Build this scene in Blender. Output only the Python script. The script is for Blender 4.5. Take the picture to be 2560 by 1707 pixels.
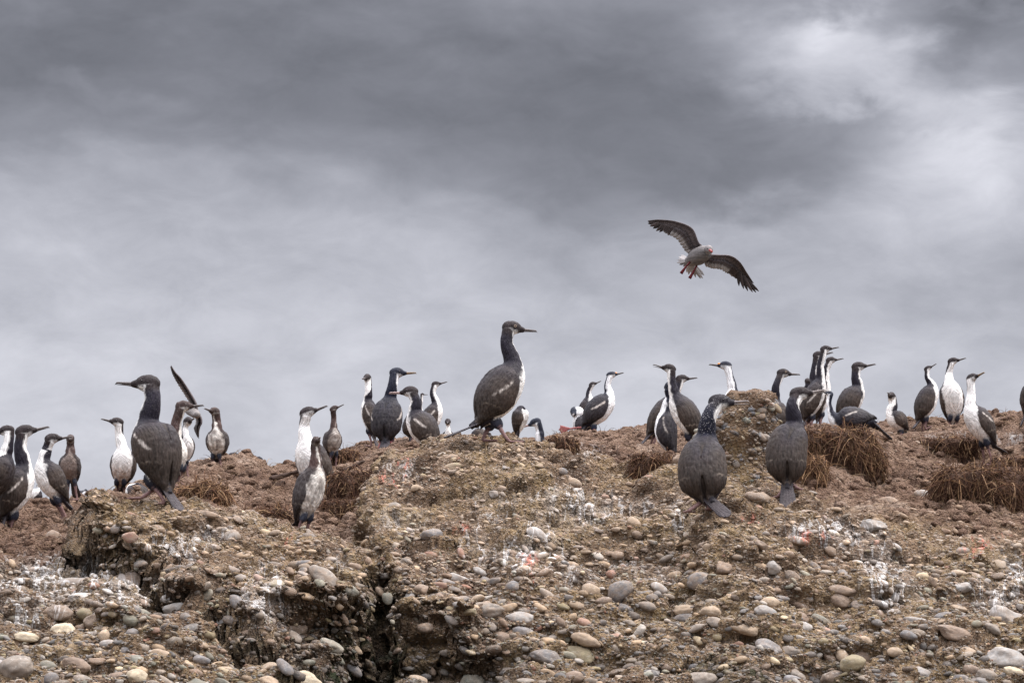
import bpy, math, random
import numpy as np
from mathutils import Vector, Matrix
from mathutils.kdtree import KDTree

random.seed(7); RNG = np.random.default_rng(7)
for o in list(bpy.data.objects): bpy.data.objects.remove(o)
C = bpy.context.scene.collection
R = math.radians

# ------------------------------------------------------------------ camera
W_, H_ = 2560.0, 1707.0           # size of the photograph the survey points were read in
F_ = 7111.0                       # focal length in those pixels (100 mm on 36 mm)
CX, CY, HOR = 1280.0, 853.5, 1800.0
PITCH = math.atan((HOR - CY) / F_)
cp, sp = math.cos(PITCH), math.sin(PITCH)
cam = bpy.data.cameras.new('camera'); camo = bpy.data.objects.new('camera', cam); C.objects.link(camo)
cam.lens = 100; cam.sensor_width = 36; cam.clip_start = 0.1; cam.clip_end = 20000
camo.location = (0, 0, 0); camo.rotation_euler = (math.pi/2 + PITCH, 0, 0)
bpy.context.scene.camera = camo

def P(u, v, Y):
    """survey point: photograph pixel + distance -> world"""
    xc = (np.asarray(u, float) - CX) / F_; yc = (CY - np.asarray(v, float)) / F_
    d = cp - yc * sp
    return np.stack([Y * xc / d, Y + 0 * xc, Y * (sp + yc * cp) / d], -1)

def UV(p):
    p = np.asarray(p, float); x, y, z = p[..., 0], p[..., 1], p[..., 2]
    f = y * cp + z * sp; up = -y * sp + z * cp
    return CX + F_ * x / f, CY - F_ * up / f

# ------------------------------------------------------------------ light
SUN_EL, SUN_AZ = R(62), R(-4)     # azimuth measured from +x toward -y (camera side)
sd = Vector((math.cos(SUN_EL)*math.cos(SUN_AZ), -math.cos(SUN_EL)*math.sin(SUN_AZ), math.sin(SUN_EL)))
sun = bpy.data.lights.new('sun', 'SUN'); sun.energy = 1.5; sun.angle = R(10); sun.color = (1.0, .92, .81)
suno = bpy.data.objects.new('sun', sun); C.objects.link(suno)
suno.rotation_euler = sd.to_track_quat('Z', 'Y').to_euler()

wd = bpy.data.worlds.new('World'); bpy.context.scene.world = wd; wd.use_nodes = True
class NT:
    def __init__(s, t): s.t = t; s.n = t.nodes; s.l = t.links
    def node(s, ty, **k):
        n = s.n.new(ty)
        for a, b in k.items(): setattr(n, a, b)
        return n
    def put(s, sock, val):
        if isinstance(val, bpy.types.NodeSocket): s.l.new(val, sock)
        elif val is not None: sock.default_value = val
    def math(s, op, a, b=None, c=None, clamp=False):
        n = s.node('ShaderNodeMath', operation=op, use_clamp=clamp)
        s.put(n.inputs[0], a)
        if b is not None: s.put(n.inputs[1], b)
        if c is not None: s.put(n.inputs[2], c)
        return n.outputs[0]
    def mix(s, f, a, b, mode='MIX'):
        n = s.node('ShaderNodeMix', data_type='RGBA', blend_type=mode, clamp_factor=True)
        s.put(n.inputs[0], f); s.put(n.inputs[6], a); s.put(n.inputs[7], b)
        return n.outputs[2]
    def noise(s, vec, scale, detail=3, rough=.55, dist=0.):
        n = s.node('ShaderNodeTexNoise'); s.put(n.inputs['Vector'], vec)
        n.inputs['Scale'].default_value = scale; n.inputs['Detail'].default_value = detail
        n.inputs['Roughness'].default_value = rough; n.inputs['Distortion'].default_value = dist
        return n.outputs['Fac']
    def ramp(s, f, pts, interp='LINEAR'):
        n = s.node('ShaderNodeValToRGB'); cr = n.color_ramp; cr.interpolation = interp
        while len(cr.elements) < len(pts): cr.elements.new(.5)
        for e, (p, c) in zip(cr.elements, pts):
            e.position = p; e.color = (c, c, c, 1) if not hasattr(c, '__len__') else (*c, 1)
        s.put(n.inputs[0], f); return n.outputs[0]
    def mapping(s, vec, scale=(1, 1, 1), rot=(0, 0, 0), loc=(0, 0, 0)):
        n = s.node('ShaderNodeMapping'); s.put(n.inputs[0], vec)
        n.inputs['Scale'].default_value = scale; n.inputs['Rotation'].default_value = rot; n.inputs['Location'].default_value = loc
        return n.outputs[0]
    def maprange(s, v, a, b, c=0., d=1., smooth=True):
        n = s.node('ShaderNodeMapRange', interpolation_type='SMOOTHSTEP' if smooth else 'LINEAR')
        s.put(n.inputs[0], v)
        for i, q in enumerate((a, b, c, d)): n.inputs[1+i].default_value = q
        return n.outputs[0]

w = NT(wd.node_tree); w.n.clear()
tc = w.node('ShaderNodeTexCoord'); gen = tc.outputs['Generated']
sx = w.node('ShaderNodeSeparateXYZ'); w.put(sx.inputs[0], gen)
X, Z = sx.outputs[0], sx.outputs[2]
cl_vec = w.mapping(gen, (1.0, 1.0, 2.6), (0, R(12), 0))
n1 = w.noise(cl_vec, 7.5, 4, .50, .25)
n2 = w.noise(w.mapping(gen, (1.0, 1.0, 2.2), (0, R(14), 0), (3.1, 1.7, .3)), 22, 6, .52, .3)
warp = w.math('ADD', w.math('MULTIPLY', w.math('SUBTRACT', n1, .5), .085), w.math('MULTIPLY', w.math('SUBTRACT', n2, .5), .028))
q = w.math('ADD', w.math('ADD', Z, w.math('MULTIPLY', X, .10)), warp)
lum = w.ramp(q, [(0, .52), (.10, .52), (.128, .49), (.150, .44), (.166, .35), (.180, .24), (.194, .185), (.222, .168), (.238, .20), (.262, .24), (.33, .45), (.55, 2.2), (1, 3.5)], 'EASE')
Xw = w.math('ADD', X, w.math('MULTIPLY', w.math('SUBTRACT', n1, .5), .09)); Zw = w.math('ADD', Z, w.math('MULTIPLY', w.math('SUBTRACT', n2, .5), .05))
def blob(cx, cz, rx, rz):
    a = w.math('DIVIDE', w.math('SUBTRACT', Xw, cx), rx); b = w.math('DIVIDE', w.math('SUBTRACT', Zw, cz), rz)
    d = w.math('ADD', w.math('MULTIPLY', a, a), w.math('MULTIPLY', b, b))
    d = w.math('ADD', d, w.math('MULTIPLY', w.math('SUBTRACT', n2, .5), 2.0))
    return w.math('POWER', 2.718, w.math('MULTIPLY', w.math('MAXIMUM', d, 0.), -1.))
def BL(u, v, ru, rv):
    p = P(u, v, 1.0); p = p / np.linalg.norm(p)
    return blob(float(p[0]), float(p[2]), ru / F_, rv / F_)
for (u, v, ru, rv, val, st) in [(2120, 150, 290, 110, .62, .8), (2120, 90, 90, 35, .74, .7), (2230, 225, 180, 90, .56, .65), (2440, 330, 200, 110, .62, .75), (2520, 440, 210, 170, .70, .8), (2350, 520, 260, 90, .52, .6), (2060, 310, 280, 30, .20, .5), (1960, 640, 400, 100, .50, .6), (2440, 640, 300, 110, .46, .75),
                                (110, 190, 260, 90, .15, .5), (2520, 40, 150, 55, .16, .9), (600, 560, 260, 60, .46, .5), (1500, 300, 420, 80, .155, .5), (900, 90, 400, 70, .22, .4), (1000, 200, 500, 70, .15, .5), (250, 240, 160, 30, .25, .5)]:
    f = w.math('MULTIPLY', BL(u, v, ru, rv), st)
    n = w.node('ShaderNodeMix', data_type='FLOAT'); w.put(n.inputs[0], f); w.put(n.inputs[2], lum); n.inputs[3].default_value = val
    lum = n.outputs[0]
n3 = w.noise(w.mapping(gen, (1.0, 1.0, 2.0), (0, R(24), 0), (.7, 2.2, 1.3)), 30, 6, .62, .35)
lum = w.math('MULTIPLY', lum, w.math('ADD', .52, w.math('ADD', w.math('MULTIPLY', n2, .40), w.math('MULTIPLY', n3, .60))))
lum = w.math('MULTIPLY', lum, .745)
tint = w.mix(w.maprange(lum, .1, .55), (.945, .962, 1.10, 1), (.970, .974, 1.06, 1))
cloud = w.mix(1.0, tint, w.mix(0., lum, lum), 'MULTIPLY')
sky = w.node('ShaderNodeTexSky', sky_type='NISHITA', sun_disc=False)
sky.sun_elevation = SUN_EL; sky.sun_rotation = math.atan2(sd.x, sd.y)
skyc = w.mix(1.0, sky.outputs[0], (.10, .10, .10, 1), 'MULTIPLY')
fin = w.mix(.97, skyc, cloud)
bg = w.node('ShaderNodeBackground'); w.put(bg.inputs[0], fin); bg.inputs[1].default_value = 1.0
wo = w.node('ShaderNodeOutputWorld'); w.l.new(bg.outputs[0], wo.inputs[0])

sc = bpy.context.scene
sc.render.engine = 'CYCLES'
sc.view_settings.view_transform = 'Standard'; sc.view_settings.look = 'None'
sc.view_settings.exposure = 0.65; sc.view_settings.gamma = 1.0; sc.view_settings.use_curve_mapping = False

# ------------------------------------------------------------------ numpy noise
def _h(i, j, k, s):
    n = (i.astype(np.int64) * 374761393 + j.astype(np.int64) * 668265263 + k.astype(np.int64) * 2147483647 + s * 1274126177) & 0xffffffff
    n = ((n ^ (n >> 13)) * 1274126177) & 0xffffffff
    n = ((n ^ (n >> 15)) * 2246822519) & 0xffffffff
    return ((n ^ (n >> 16)) & 0xffff) / 65535.0
def vnoise(p, s=0):
    p = np.asarray(p, float); i = np.floor(p).astype(np.int64); f = p - i; f = f*f*f*(f*(f*6-15)+10)
    x, y, z = i[..., 0], i[..., 1], i[..., 2]; a, b, c = f[..., 0], f[..., 1], f[..., 2]
    r = 0
    for dx in (0, 1):
        for dy in (0, 1):
            for dz in (0, 1):
                r = r + _h(x+dx, y+dy, z+dz, s) * (a if dx else 1-a) * (b if dy else 1-b) * (c if dz else 1-c)
    return r * 2 - 1
def fbm(p, sc_=1., o=4, s=0, g=.5):
    p = np.asarray(p, float) * sc_; r = 0; a = 1
    for k in range(o): r = r + a * vnoise(p + 17.3*k, s + k); p = p * 2.03; a *= g
    return r
def sstep(a, b, x):
    t = np.clip((x - a) / (b - a), 0, 1); return t*t*(3-2*t)

# ------------------------------------------------------------------ mesh helpers
def mesh_from(name, V, Fq, mat=None, smooth=True, attrs=None):
    me = bpy.data.meshes.new(name); V = np.ascontiguousarray(V, np.float32); Fq = np.asarray(Fq, np.int32); k = Fq.shape[1]
    me.vertices.add(len(V)); me.vertices.foreach_set('co', V.ravel())
    me.loops.add(Fq.size); me.loops.foreach_set('vertex_index', Fq.ravel())
    me.polygons.add(len(Fq)); me.polygons.foreach_set('loop_start', np.arange(0, Fq.size, k, dtype=np.int32))
    me.polygons.foreach_set('loop_total', np.full(len(Fq), k, np.int32))
    me.polygons.foreach_set('use_smooth', np.full(len(Fq), smooth, bool))
    me.update(calc_edges=True)
    put_attrs(me, attrs)
    if mat: me.materials.append(mat)
    return me
def put_attrs(me, attrs):
    for k, a in (attrs or {}).items():
        a = np.asarray(a, np.float32)
        if a.ndim == 1: at = me.attributes.new(k, 'FLOAT', 'POINT'); at.data.foreach_set('value', a)
        elif a.shape[1] == 3 and k == 'fuv': at = me.attributes.new(k, 'FLOAT_VECTOR', 'POINT'); at.data.foreach_set('vector', a.ravel())
        else:
            if a.shape[1] == 3: a = np.concatenate([a, np.ones((len(a), 1), np.float32)], 1)
            at = me.attributes.new(k, 'FLOAT_COLOR', 'POINT'); at.data.foreach_set('color', np.ascontiguousarray(a).ravel())
def link(name, me, parent=None, loc=None):
    o = bpy.data.objects.new(name, me); C.objects.link(o)
    if loc is not None: o.location = loc
    if parent is not None: o.parent = parent
    return o
def tag(o, label=None, cat=None, group=None, kind=None):
    if label: o['label'] = label
    if cat: o['category'] = cat
    if group: o['group'] = group
    if kind: o['kind'] = kind
    return o
_ico = {}
def ico(sub):
    if sub not in _ico:
        import bmesh
        bm = bmesh.new(); bmesh.ops.create_icosphere(bm, subdivisions=sub, radius=1.0)
        _ico[sub] = (np.array([v.co[:] for v in bm.verts]), np.array([[v.index for v in f.verts] for f in bm.faces])); bm.free()
    return _ico[sub]
def merge(parts):
    """list of (V,F,attrs) -> one"""
    Vs, Fs, A, off = [], [], {}, 0
    for V, Fq, at in parts:
        Vs.append(V); Fs.append(np.asarray(Fq) + off); off += len(V)
        for k, a in at.items(): A.setdefault(k, []).append(a)
    return np.concatenate(Vs), np.concatenate(Fs), {k: np.concatenate(a) for k, a in A.items()}

# ------------------------------------------------------------------ materials
def newmat(name):
    m = bpy.data.materials.new(name); m.use_nodes = True; t = NT(m.node_tree)
    b = m.node_tree.nodes['Principled BSDF']; return m, t, b
def attr(t, name, out='Color'): n = t.node('ShaderNodeAttribute', attribute_name=name); return n.outputs[out]
def bump(t, b, h, strength=.5, dist=.01, prev=None):
    n = t.node('ShaderNodeBump'); n.inputs['Strength'].default_value = strength; n.inputs['Distance'].default_value = dist
    t.put(n.inputs['Height'], h)
    if prev is not None: t.l.new(prev, n.inputs['Normal'])
    t.l.new(n.outputs[0], b.inputs['Normal']); return n.outputs[0]

def droppings(t, col):
    """white and orange-red bird droppings; where they lie comes from the stain attribute, their outline from noise"""
    pos = t.node('ShaderNodeNewGeometry').outputs['Position']
    sep = t.node('ShaderNodeSeparateColor'); t.l.new(attr(t, 'stain'), sep.inputs[0])
    wv, rv = sep.outputs[0], sep.outputs[1]
    st = t.mapping(pos, (1, .30, .30))
    a = t.noise(st, 8.5, 7, .70, .8)
    vein = t.math('ABSOLUTE', t.math('SUBTRACT', t.noise(st, 8.0, 4, .6, 1.2), .5))
    m1 = t.maprange(t.math('SUBTRACT', t.math('ADD', a, t.math('MULTIPLY', wv, .26)), 0.0), .79, .86)
    m2 = t.math('MULTIPLY', t.maprange(vein, .034, .010), t.maprange(wv, .15, .6))
    fine = t.maprange(t.noise(pos, 60, 3, .6), .26, .44)
    m = t.math('MULTIPLY', t.math('MAXIMUM', m1, m2), fine)
    m = t.math('MULTIPLY', m, t.maprange(wv, .03, .25))
    dust = t.math('MULTIPLY', t.maprange(wv, .1, 1.), t.math('MULTIPLY', t.maprange(a, .38, .7), .50))
    col = t.mix(dust, col, (.52, .49, .46, 1))
    col = t.mix(t.math('MULTIPLY', m, .78), col, (.66, .63, .60, 1))
    r = t.math('MULTIPLY', t.maprange(t.noise(st, 34, 5, .7, .4), .50, .60), t.maprange(rv, .15, .6))
    return t.mix(t.math('MULTIPLY', r, .85), col, (.56, .20, .14, 1)), pos

M = {}
m, t, b = newmat('rock_matrix'); M['ground'] = m
pos = t.node('ShaderNodeNewGeometry').outputs['Position']
big = t.noise(pos, 1.7, 5, .6); mid = t.noise(pos, 9, 5, .65, .5); fine = t.noise(pos, 70, 4, .7)
rock = t.ramp(big, [(.3, (.120, .074, .047)), (.45, (.270, .180, .113)), (.58, (.325, .225, .117)), (.72, (.48, .365, .255))])
rock = t.mix(t.math('MULTIPLY', t.maprange(mid, .35, .65), .75), rock, (.095, .062, .042, 1))
vor = t.node('ShaderNodeTexVoronoi'); vor.inputs['Scale'].default_value = 75; t.l.new(pos, vor.inputs['Vector'])
gc = t.ramp(t.node('ShaderNodeSeparateColor').outputs[0], [(0, .5), (1, .5)])
sepv = t.node('ShaderNodeSeparateColor'); t.l.new(vor.outputs['Color'], sepv.inputs[0])
grit = t.ramp(sepv.outputs[0], [(0, (.09, .075, .062)), (.3, (.24, .18, .135)), (.55, (.20, .185, .175)), (.8, (.40, .32, .24)), (1, (.55, .50, .43))])
gm = t.math('MULTIPLY', t.maprange(vor.outputs['Distance'], .55, .25), t.maprange(sepv.outputs[1], .35, .45))
rock = t.mix(t.math('MULTIPLY', gm, .75), rock, grit)
soil = t.ramp(t.noise(pos, 3.2, 6, .65, .4), [(.28, (.090, .052, .034)), (.45, (.190, .115, .076)), (.58, (.28, .185, .128)), (.72, (.43, .33, .26))])
soil = t.mix(t.math('MULTIPLY', t.maprange(t.noise(pos, 30, 5, .75, .8), .45, .62), .65), soil, (.080, .042, .027, 1))
soil = t.mix(t.math('MULTIPLY', t.maprange(fine, .58, .72), .5), soil, (.36, .27, .21, 1))
zs = t.node('ShaderNodeSeparateColor'); t.l.new(attr(t, 'zone'), zs.inputs[0])
col = t.mix(zs.outputs[0], rock, soil)
moss = t.math('MULTIPLY', zs.outputs[1], t.maprange(t.noise(pos, 8, 6, .7), .42, .6))
col = t.mix(t.math('MULTIPLY', zs.outputs[1], .55), col, (.050, .038, .026, 1))
col = t.mix(moss, col, (.022, .032, .010, 1))
col = t.mix(t.math('MULTIPLY', zs.outputs[2], .78), col, (.022, .018, .015, 1))  # shade inside the cracks, painted in as near-black colour
col, _ = droppings(t, col)
t.l.new(col, b.inputs['Base Color']); b.inputs['Roughness'].default_value = .92; b.inputs['Specular IOR Level'].default_value = .25
hgt = t.math('ADD', t.math('MULTIPLY', fine, .6), t.math('ADD', t.math('MULTIPLY', t.math('SUBTRACT', 1., vor.outputs['Distance']), .5), t.math('MULTIPLY', mid, .8)))
bump(t, b, hgt, 1., .04)

m, t, b = newmat('pebble_stone'); M['stone'] = m
c0 = attr(t, 'Col')
pos = t.node('ShaderNodeNewGeometry').outputs['Position']
n_ = t.noise(pos, 45, 5, .7); n2_ = t.noise(t.mapping(pos, (1, 1, 3)), 14, 4, .6, 1.)
col = t.mix(1., c0, t.ramp(n_, [(.25, .62), (.5, .98), (.75, 1.35)]), 'MULTIPLY')
col = t.mix(1., col, t.ramp(n2_, [(.3, .75), (.7, 1.22)]), 'MULTIPLY')
dirt = t.math('MULTIPLY', t.maprange(t.noise(pos, 24, 5, .75), .38, .58), attr(t, 'dirt', 'Fac'))
col = t.mix(dirt, col, (.29, .205, .140, 1))
vein = t.maprange(t.math('ABSOLUTE', t.math('SUBTRACT', t.noise(t.mapping(pos, (1, 1, 1.8)), 9, 3, .6, 2.), .5)), .012, .004)
col = t.mix(t.math('MULTIPLY', vein, .35), col, (.5, .47, .42, 1))
col, _ = droppings(t, col)
t.l.new(col, b.inputs['Base Color']); b.inputs['Roughness'].default_value = .72; b.inputs['Specular IOR Level'].default_value = .35
bump(t, b, t.math('ADD', n_, t.math('MULTIPLY', t.noise(pos, 160, 3, .7), .5)), .45, .006)

m, t, b = newmat('feathers'); M['feather'] = m
c0 = attr(t, 'Col'); fu = attr(t, 'fuv', 'Vector')
st = t.noise(t.mapping(fu, (14, 120, 1)), 1.0, 4, .6, .3)
sf = t.node('ShaderNodeTexVoronoi', feature='DISTANCE_TO_EDGE'); t.l.new(t.mapping(fu, (20, 38, 1)), sf.inputs['Vector']); sf.inputs['Scale'].default_value = 1.
edge = t.maprange(sf.outputs['Distance'], .16, .02)
blot = t.noise(t.mapping(fu, (9, 14, 1)), 1.0, 3, .6)
col = t.mix(1., c0, t.ramp(st, [(.28, .48), (.5, 1.0), (.74, 1.70)]), 'MULTIPLY')
col = t.mix(1., col, t.ramp(blot, [(.3, .82), (.7, 1.18)]), 'MULTIPLY')
sv = t.node('ShaderNodeSeparateXYZ'); t.l.new(fu, sv.inputs[0])
wing_on = t.math('GREATER_THAN', sv.outputs[2], .5)
flk = t.node('ShaderNodeTexVoronoi'); t.l.new(t.node('ShaderNodeTexCoord').outputs['Object'], flk.inputs['Vector']); flk.inputs['Scale'].default_value = 115
fk = t.math('MULTIPLY', t.maprange(flk.outputs['Distance'], .26, .16), t.maprange(t.math('MULTIPLY', sv.outputs[2], -1.), .1, 1.0))
col = t.mix(t.math('MULTIPLY', fk, .8), col, (.50, .47, .46, 1))
col = t.mix(t.math('MULTIPLY', t.math('MULTIPLY', edge, wing_on), .035), col, (.34, .28, .23, 1))
t.l.new(col, b.inputs['Base Color']); b.inputs['Roughness'].default_value = .6; b.inputs['Specular IOR Level'].default_value = .2
bump(t, b, t.math('ADD', st, t.math('MULTIPLY', edge, -.08)), .7, .005)

def simple(name, base, rough=.6, spec=.4, nscale=60, var=.3, dark=None):
    m, t, b = newmat(name); pos = t.node('ShaderNodeTexCoord').outputs['Object']
    n = t.noise(pos, nscale, 4, .65)
    d = dark or tuple(c * (1 - var) for c in base); l = tuple(min(1, c * (1 + var)) for c in base)
    col = t.ramp(n, [(.3, d), (.7, l)])
    t.l.new(col, b.inputs['Base Color']); b.inputs['Roughness'].default_value = rough; b.inputs['Specular IOR Level'].default_value = spec
    bump(t, b, n, .3, .003); return m
M['beak_horn'] = simple('beak_horn', (.10, .082, .075), .45)
M['beak_grey'] = simple('beak_grey', (.20, .165, .15), .45)
M['beak_pink'] = simple('beak_pink', (.36, .26, .235), .5)
M['beak_ochre'] = simple('beak_ochre', (.19, .12, .06), .45)
M['caruncle'] = simple('caruncle', (.62, .24, .04), .5)
M['eye_dark'] = simple('eye_dark', (.02, .014, .012), .15, .6)
M['eye_ring'] = simple('eye_ring', (.38, .28, .20), .5)
M['wood'] = simple('weathered_wood', (.065, .042, .032), .9, .2, 30)
M['red_bill'] = simple('red_bill', (.26, .030, .022), .4)
m, t, b = newmat('straw'); M['straw'] = m
t.l.new(t.mix(1., attr(t, 'Col'), t.ramp(t.noise(t.node('ShaderNodeNewGeometry').outputs['Position'], 40, 3), [(.3, .65), (.7, 1.3)]), 'MULTIPLY'), b.inputs['Base Color'])
b.inputs['Roughness'].default_value = .85; b.inputs['Specular IOR Level'].default_value = .2
m, t, b = newmat('nest_earth'); M['nest'] = m
pos = t.node('ShaderNodeNewGeometry').outputs['Position']
nn = t.noise(pos, 28, 6, .75, .8)
t.l.new(t.ramp(nn, [(.32, (.022, .013, .010)), (.48, (.085, .050, .035)), (.62, (.19, .12, .085)), (.75, (.30, .21, .155))]), b.inputs['Base Color'])
b.inputs['Roughness'].default_value = .95; b.inputs['Specular IOR Level'].default_value = .15; bump(t, b, nn, 1., .02)
m, t, b = newmat('sea_water'); M['sea'] = m
pos = t.node('ShaderNodeNewGeometry').outputs['Position']
b.inputs['Base Color'].default_value = (.03, .045, .05, 1); b.inputs['Roughness'].default_value = .12
bump(t, b, t.noise(pos, 1.2, 6, .6), .6, .2)

# ------------------------------------------------------------------ birds: survey data
REG = {1: (0, 880, .30612), 2: (600, 880, .30612), 3: (1100, 780, .30612), 4: (1560, 840, .29343), 5: (1900, 840, .29333)}
BIRDS = []
def bird(reg, Y, phi, kind, R_, C_, S_, N_, H_, B_, w, F, T=None, label='', group=None, **k):
    ox, oy, s = REG[reg]
    c = lambda p: None if p is None else (ox + p[0]*s, oy + p[1]*s)
    d = dict(Y=Y, phi=phi, kind=kind, R=c(R_), C=c(C_), S=c(S_), N=c(N_), H=c(H_), B=c(B_), w=w*s, F=c(F), T=c(T), label=label, group=group)
    if 'feet' in k: k['feet'] = [(c(a), c(b_)) for a, b_ in k['feet']]
    if 'thigh' in k: k['thigh'] = [c(a) for a in k['thigh']]
    d.update(k); BIRDS.append(d)
# kind: juv / adult / chick ; nw = angle from the nape beyond which the neck is white ; hs = +1 bill toward camera, -1 away
bird(1, 15.9, 195, 'juv', (-90, 1180), (-20, 1010), (40, 850), (70, 745), (50, 640), (-110, 660), 250, (-60, 1400), label='white-necked cormorant cut off by the left edge, bill out of frame', nw=60, hs=.3)
bird(1, 16.1, -28, 'juv', (40, 1340), (110, 1160), (190, 950), (165, 790), (205, 645), (395, 600), 290, (80, 1425), (10, 1450), 'dark-backed cormorant at far left with bill raised right and pale wing bar', nw=115, hs=-.2, hk='bar')
bird(1, 16.5, 150, 'juv', (515, 1215), (420, 1060), (360, 900), (385, 790), (430, 705), (585, 685), 240, (500, 1375), (725, 1425), 'speckle-necked cormorant at left leaning back, bill turned right over its shoulder', nw=120, hs=-.1, speck=.5, feet=[((480, 1250), (470, 1330)), ((525, 1270), (510, 1385))])
bird(1, 17.6, 95, 'chick', (600, 1060), (570, 950), (575, 840), (575, 780), (575, 710), (590, 715), 170, (590, 1195), label='brown downy young cormorant facing the camera behind the far left birds', nw=175, hs=1, brown=1)
bird(1, 18.6, 20, 'adult', (655, 1190), (670, 1165), (690, 1150), (700, 1140), (705, 1130), (735, 1160), 70, (660, 1215), label='navy and white cormorant crouching low behind the soil ridge at left', nw=60, hs=0, sz=.7, low=1)
bird(1, 18.0, 150, 'juv', (280, 1220), (290, 1170), (310, 1130), (320, 1110), (300, 1090), (290, 1110), 110, (300, 1240), label='cormorant crouching behind the speckle-necked bird, dark back and white breast showing', nw=60, hs=0, sz=.7, low=1)
bird(1, 17.8, 98, 'juv', (985, 1080), (1005, 940), (1000, 800), (975, 680), (955, 570), (835, 548), 205, (965, 1160), label='front-facing cormorant with buff stained belly and bill pointing left, on soil crest', nw=75, hs=.5, stain=1, feet=[((960, 1080), (930, 1155)), ((1010, 1090), (990, 1160))])
bird(1, 15.0, 222, 'juv', (1335, 1100), (1280, 800), (1215, 590), (1245, 400), (1200, 255), (940, 243), 395, (1190, 1245), (1480, 1300), 'large dark-backed cormorant at left on the rock rim looking left, tail on the stones', nw=128, wc=1.1, hs=-.1, speck=.4, hk='bar', feet=[((1175, 1150), (1060, 1262)), ((1325, 1150), (1290, 1215))])
bird(1, 16.0, 200, 'juv', (1200, 1230), (1130, 1180), (1080, 1110), (1120, 1080), (1150, 1090), (1190, 1130), 190, (1130, 1290), label='grey back of a crouching cormorant behind the legs of the large left bird', nw=120, hs=0, sz=.9, low=1)
bird(1, 17.0, 20, 'chick', (1460, 960), (1440, 850), (1430, 720), (1440, 580), (1500, 440), (1665, 430), 210, (1440, 1060), label='shaggy brown-necked cormorant behind the large left bird, bill level to the right', nw=150, hs=0, speck=.5)
bird(1, 17.6, 62, 'juv', (1500, 910), (1525, 790), (1515, 690), (1512, 620), (1535, 565), (1602, 550), 125, (1495, 985), label='small white-bellied cormorant, bill right, between the large left bird and the mound', nw=115, hs=.3, stain=.3, speck=.3)
bird(1, 18.1, 100, 'chick', (1770, 850), (1775, 745), (1772, 640), (1770, 570), (1752, 485), (1680, 468), 180, (1770, 880), label='young cormorant with mottled white belly on the soil mound at left, bill left', nw=170, hs=.6, mott=1)
bird(1, 18.9, 0, 'adult', (1850, 870), (1910, 860), (1950, 860), (1990, 880), (2000, 900), (2030, 905), 85, (1900, 910), label='dark rounded back of a cormorant showing at the left end of the soil mound top', nw=120, hs=0, sz=.8, low=1)
bird(2, 19.2, 0, 'adult', (120, 920), (155, 890), (175, 880), (190, 900), (190, 920), (205, 930), 80, (150, 940), label='dark rounded back of a cormorant at the right end of the soil mound', nw=120, hs=0, sz=.8, low=1)
bird(2, 17.2, 112, 'juv', (715, 1130), (610, 950), (540, 740), (525, 610), (555, 490), (715, 435), 270, (740, 1200), (755, 1200), 'tall white-fronted cormorant with bill right standing behind the young downy one', nw=55, hs=.1, stain=.15)
bird(2, 15.7, 38, 'chick', (500, 1370), (560, 1170), (610, 960), (618, 840), (620, 730), (668, 705), 250, (510, 1452), (420, 1440), 'young cormorant with brown downy neck and mottled cream belly before the tall white-fronted one', nw=172, hs=.8, mott=.8)
bird(2, 18.6, 58, 'chick', (760, 830), (755, 740), (765, 640), (765, 560), (768, 460), (850, 425), 150, (755, 900), label='brown-necked young cormorant half hidden behind the nest rim, bill right', nw=178, hs=.1, mott=.9, brown=.5)
bird(2, 20.1, 205, 'juv', (1085, 670), (1060, 530), (1045, 400), (1050, 320), (1038, 210), (1003, 228), 150, (1090, 745), label='slim cormorant with white throat facing the camera, left of the blue-black adult', nw=105, hs=.8, hk='bar', feet=[((1090, 690), (1085, 745))])
bird(2, 19.6, -82, 'adult', (1190, 710), (1198, 560), (1225, 390), (1245, 280), (1285, 168), (1440, 166), 245, (1215, 795), (1176, 828), 'blue-black adult cormorant seen from behind, ochre bill right, white wing bars', nw=125, hs=0, bk='ochre', hk='whitebar', tw=1.5, bl=.6, feet=[((1235, 730), (1245, 795)), ((1150, 730), (1140, 770))])
bird(2, 18.0, 203, 'juv', (1580, 790), (1500, 640), (1430, 500), (1435, 410), (1385, 322), (1218, 330), 250, (1540, 860), label='brown-backed cormorant with pink bill level to the left beside the blue-black adult', nw=120, hs=0, bk='pink', hk='bar', low=.6)
bird(2, 19.0, -15, 'juv', (1400, 680), (1400, 610), (1460, 480), (1480, 420), (1490, 345), (1535, 347), 150, (1400, 720), label='half hidden cormorant whose small head shows behind the pink-billed bird', nw=120, hs=.1, sz=.85)
bird(2, 19.8, -12, 'juv', (1520, 680), (1560, 560), (1600, 430), (1575, 340), (1600, 262), (1692, 240), 170, (1560, 760), label='cormorant with white front and bill raised right behind the pink-billed bird', nw=85, hs=0, hk='whitebar')
bird(2, 20.5, 90, 'juv', (1700, 760), (1700, 700), (1700, 650), (1699, 610), (1697, 570), (1697, 585), 90, (1700, 790), label='small cormorant face on, only head and white throat above the centre rock', nw=110, hs=1, sz=.9)
bird(3, 16.6, -22, 'juv', (360, 900), (460, 700), (590, 450), (545, 260), (592, 128), (793, 153), 362, (500, 1040), (30, 1030), 'tallest cormorant, in profile on the centre rock with speckled dark neck', nw=148, wc=1.13, hs=.05, hk='faint', speck=.35, ring=1, tw=1.1, feet=[((520, 950), (690, 1012)), ((420, 965), (470, 1030))])
bird(3, 17.3, 10, 'juv', (640, 980), (660, 870), (665, 790), (690, 800), (700, 860), (660, 900), 150, (650, 1060), label='dark wing and back of a preening cormorant behind the tallest bird', nw=120, hs=0, low=1)
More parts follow.
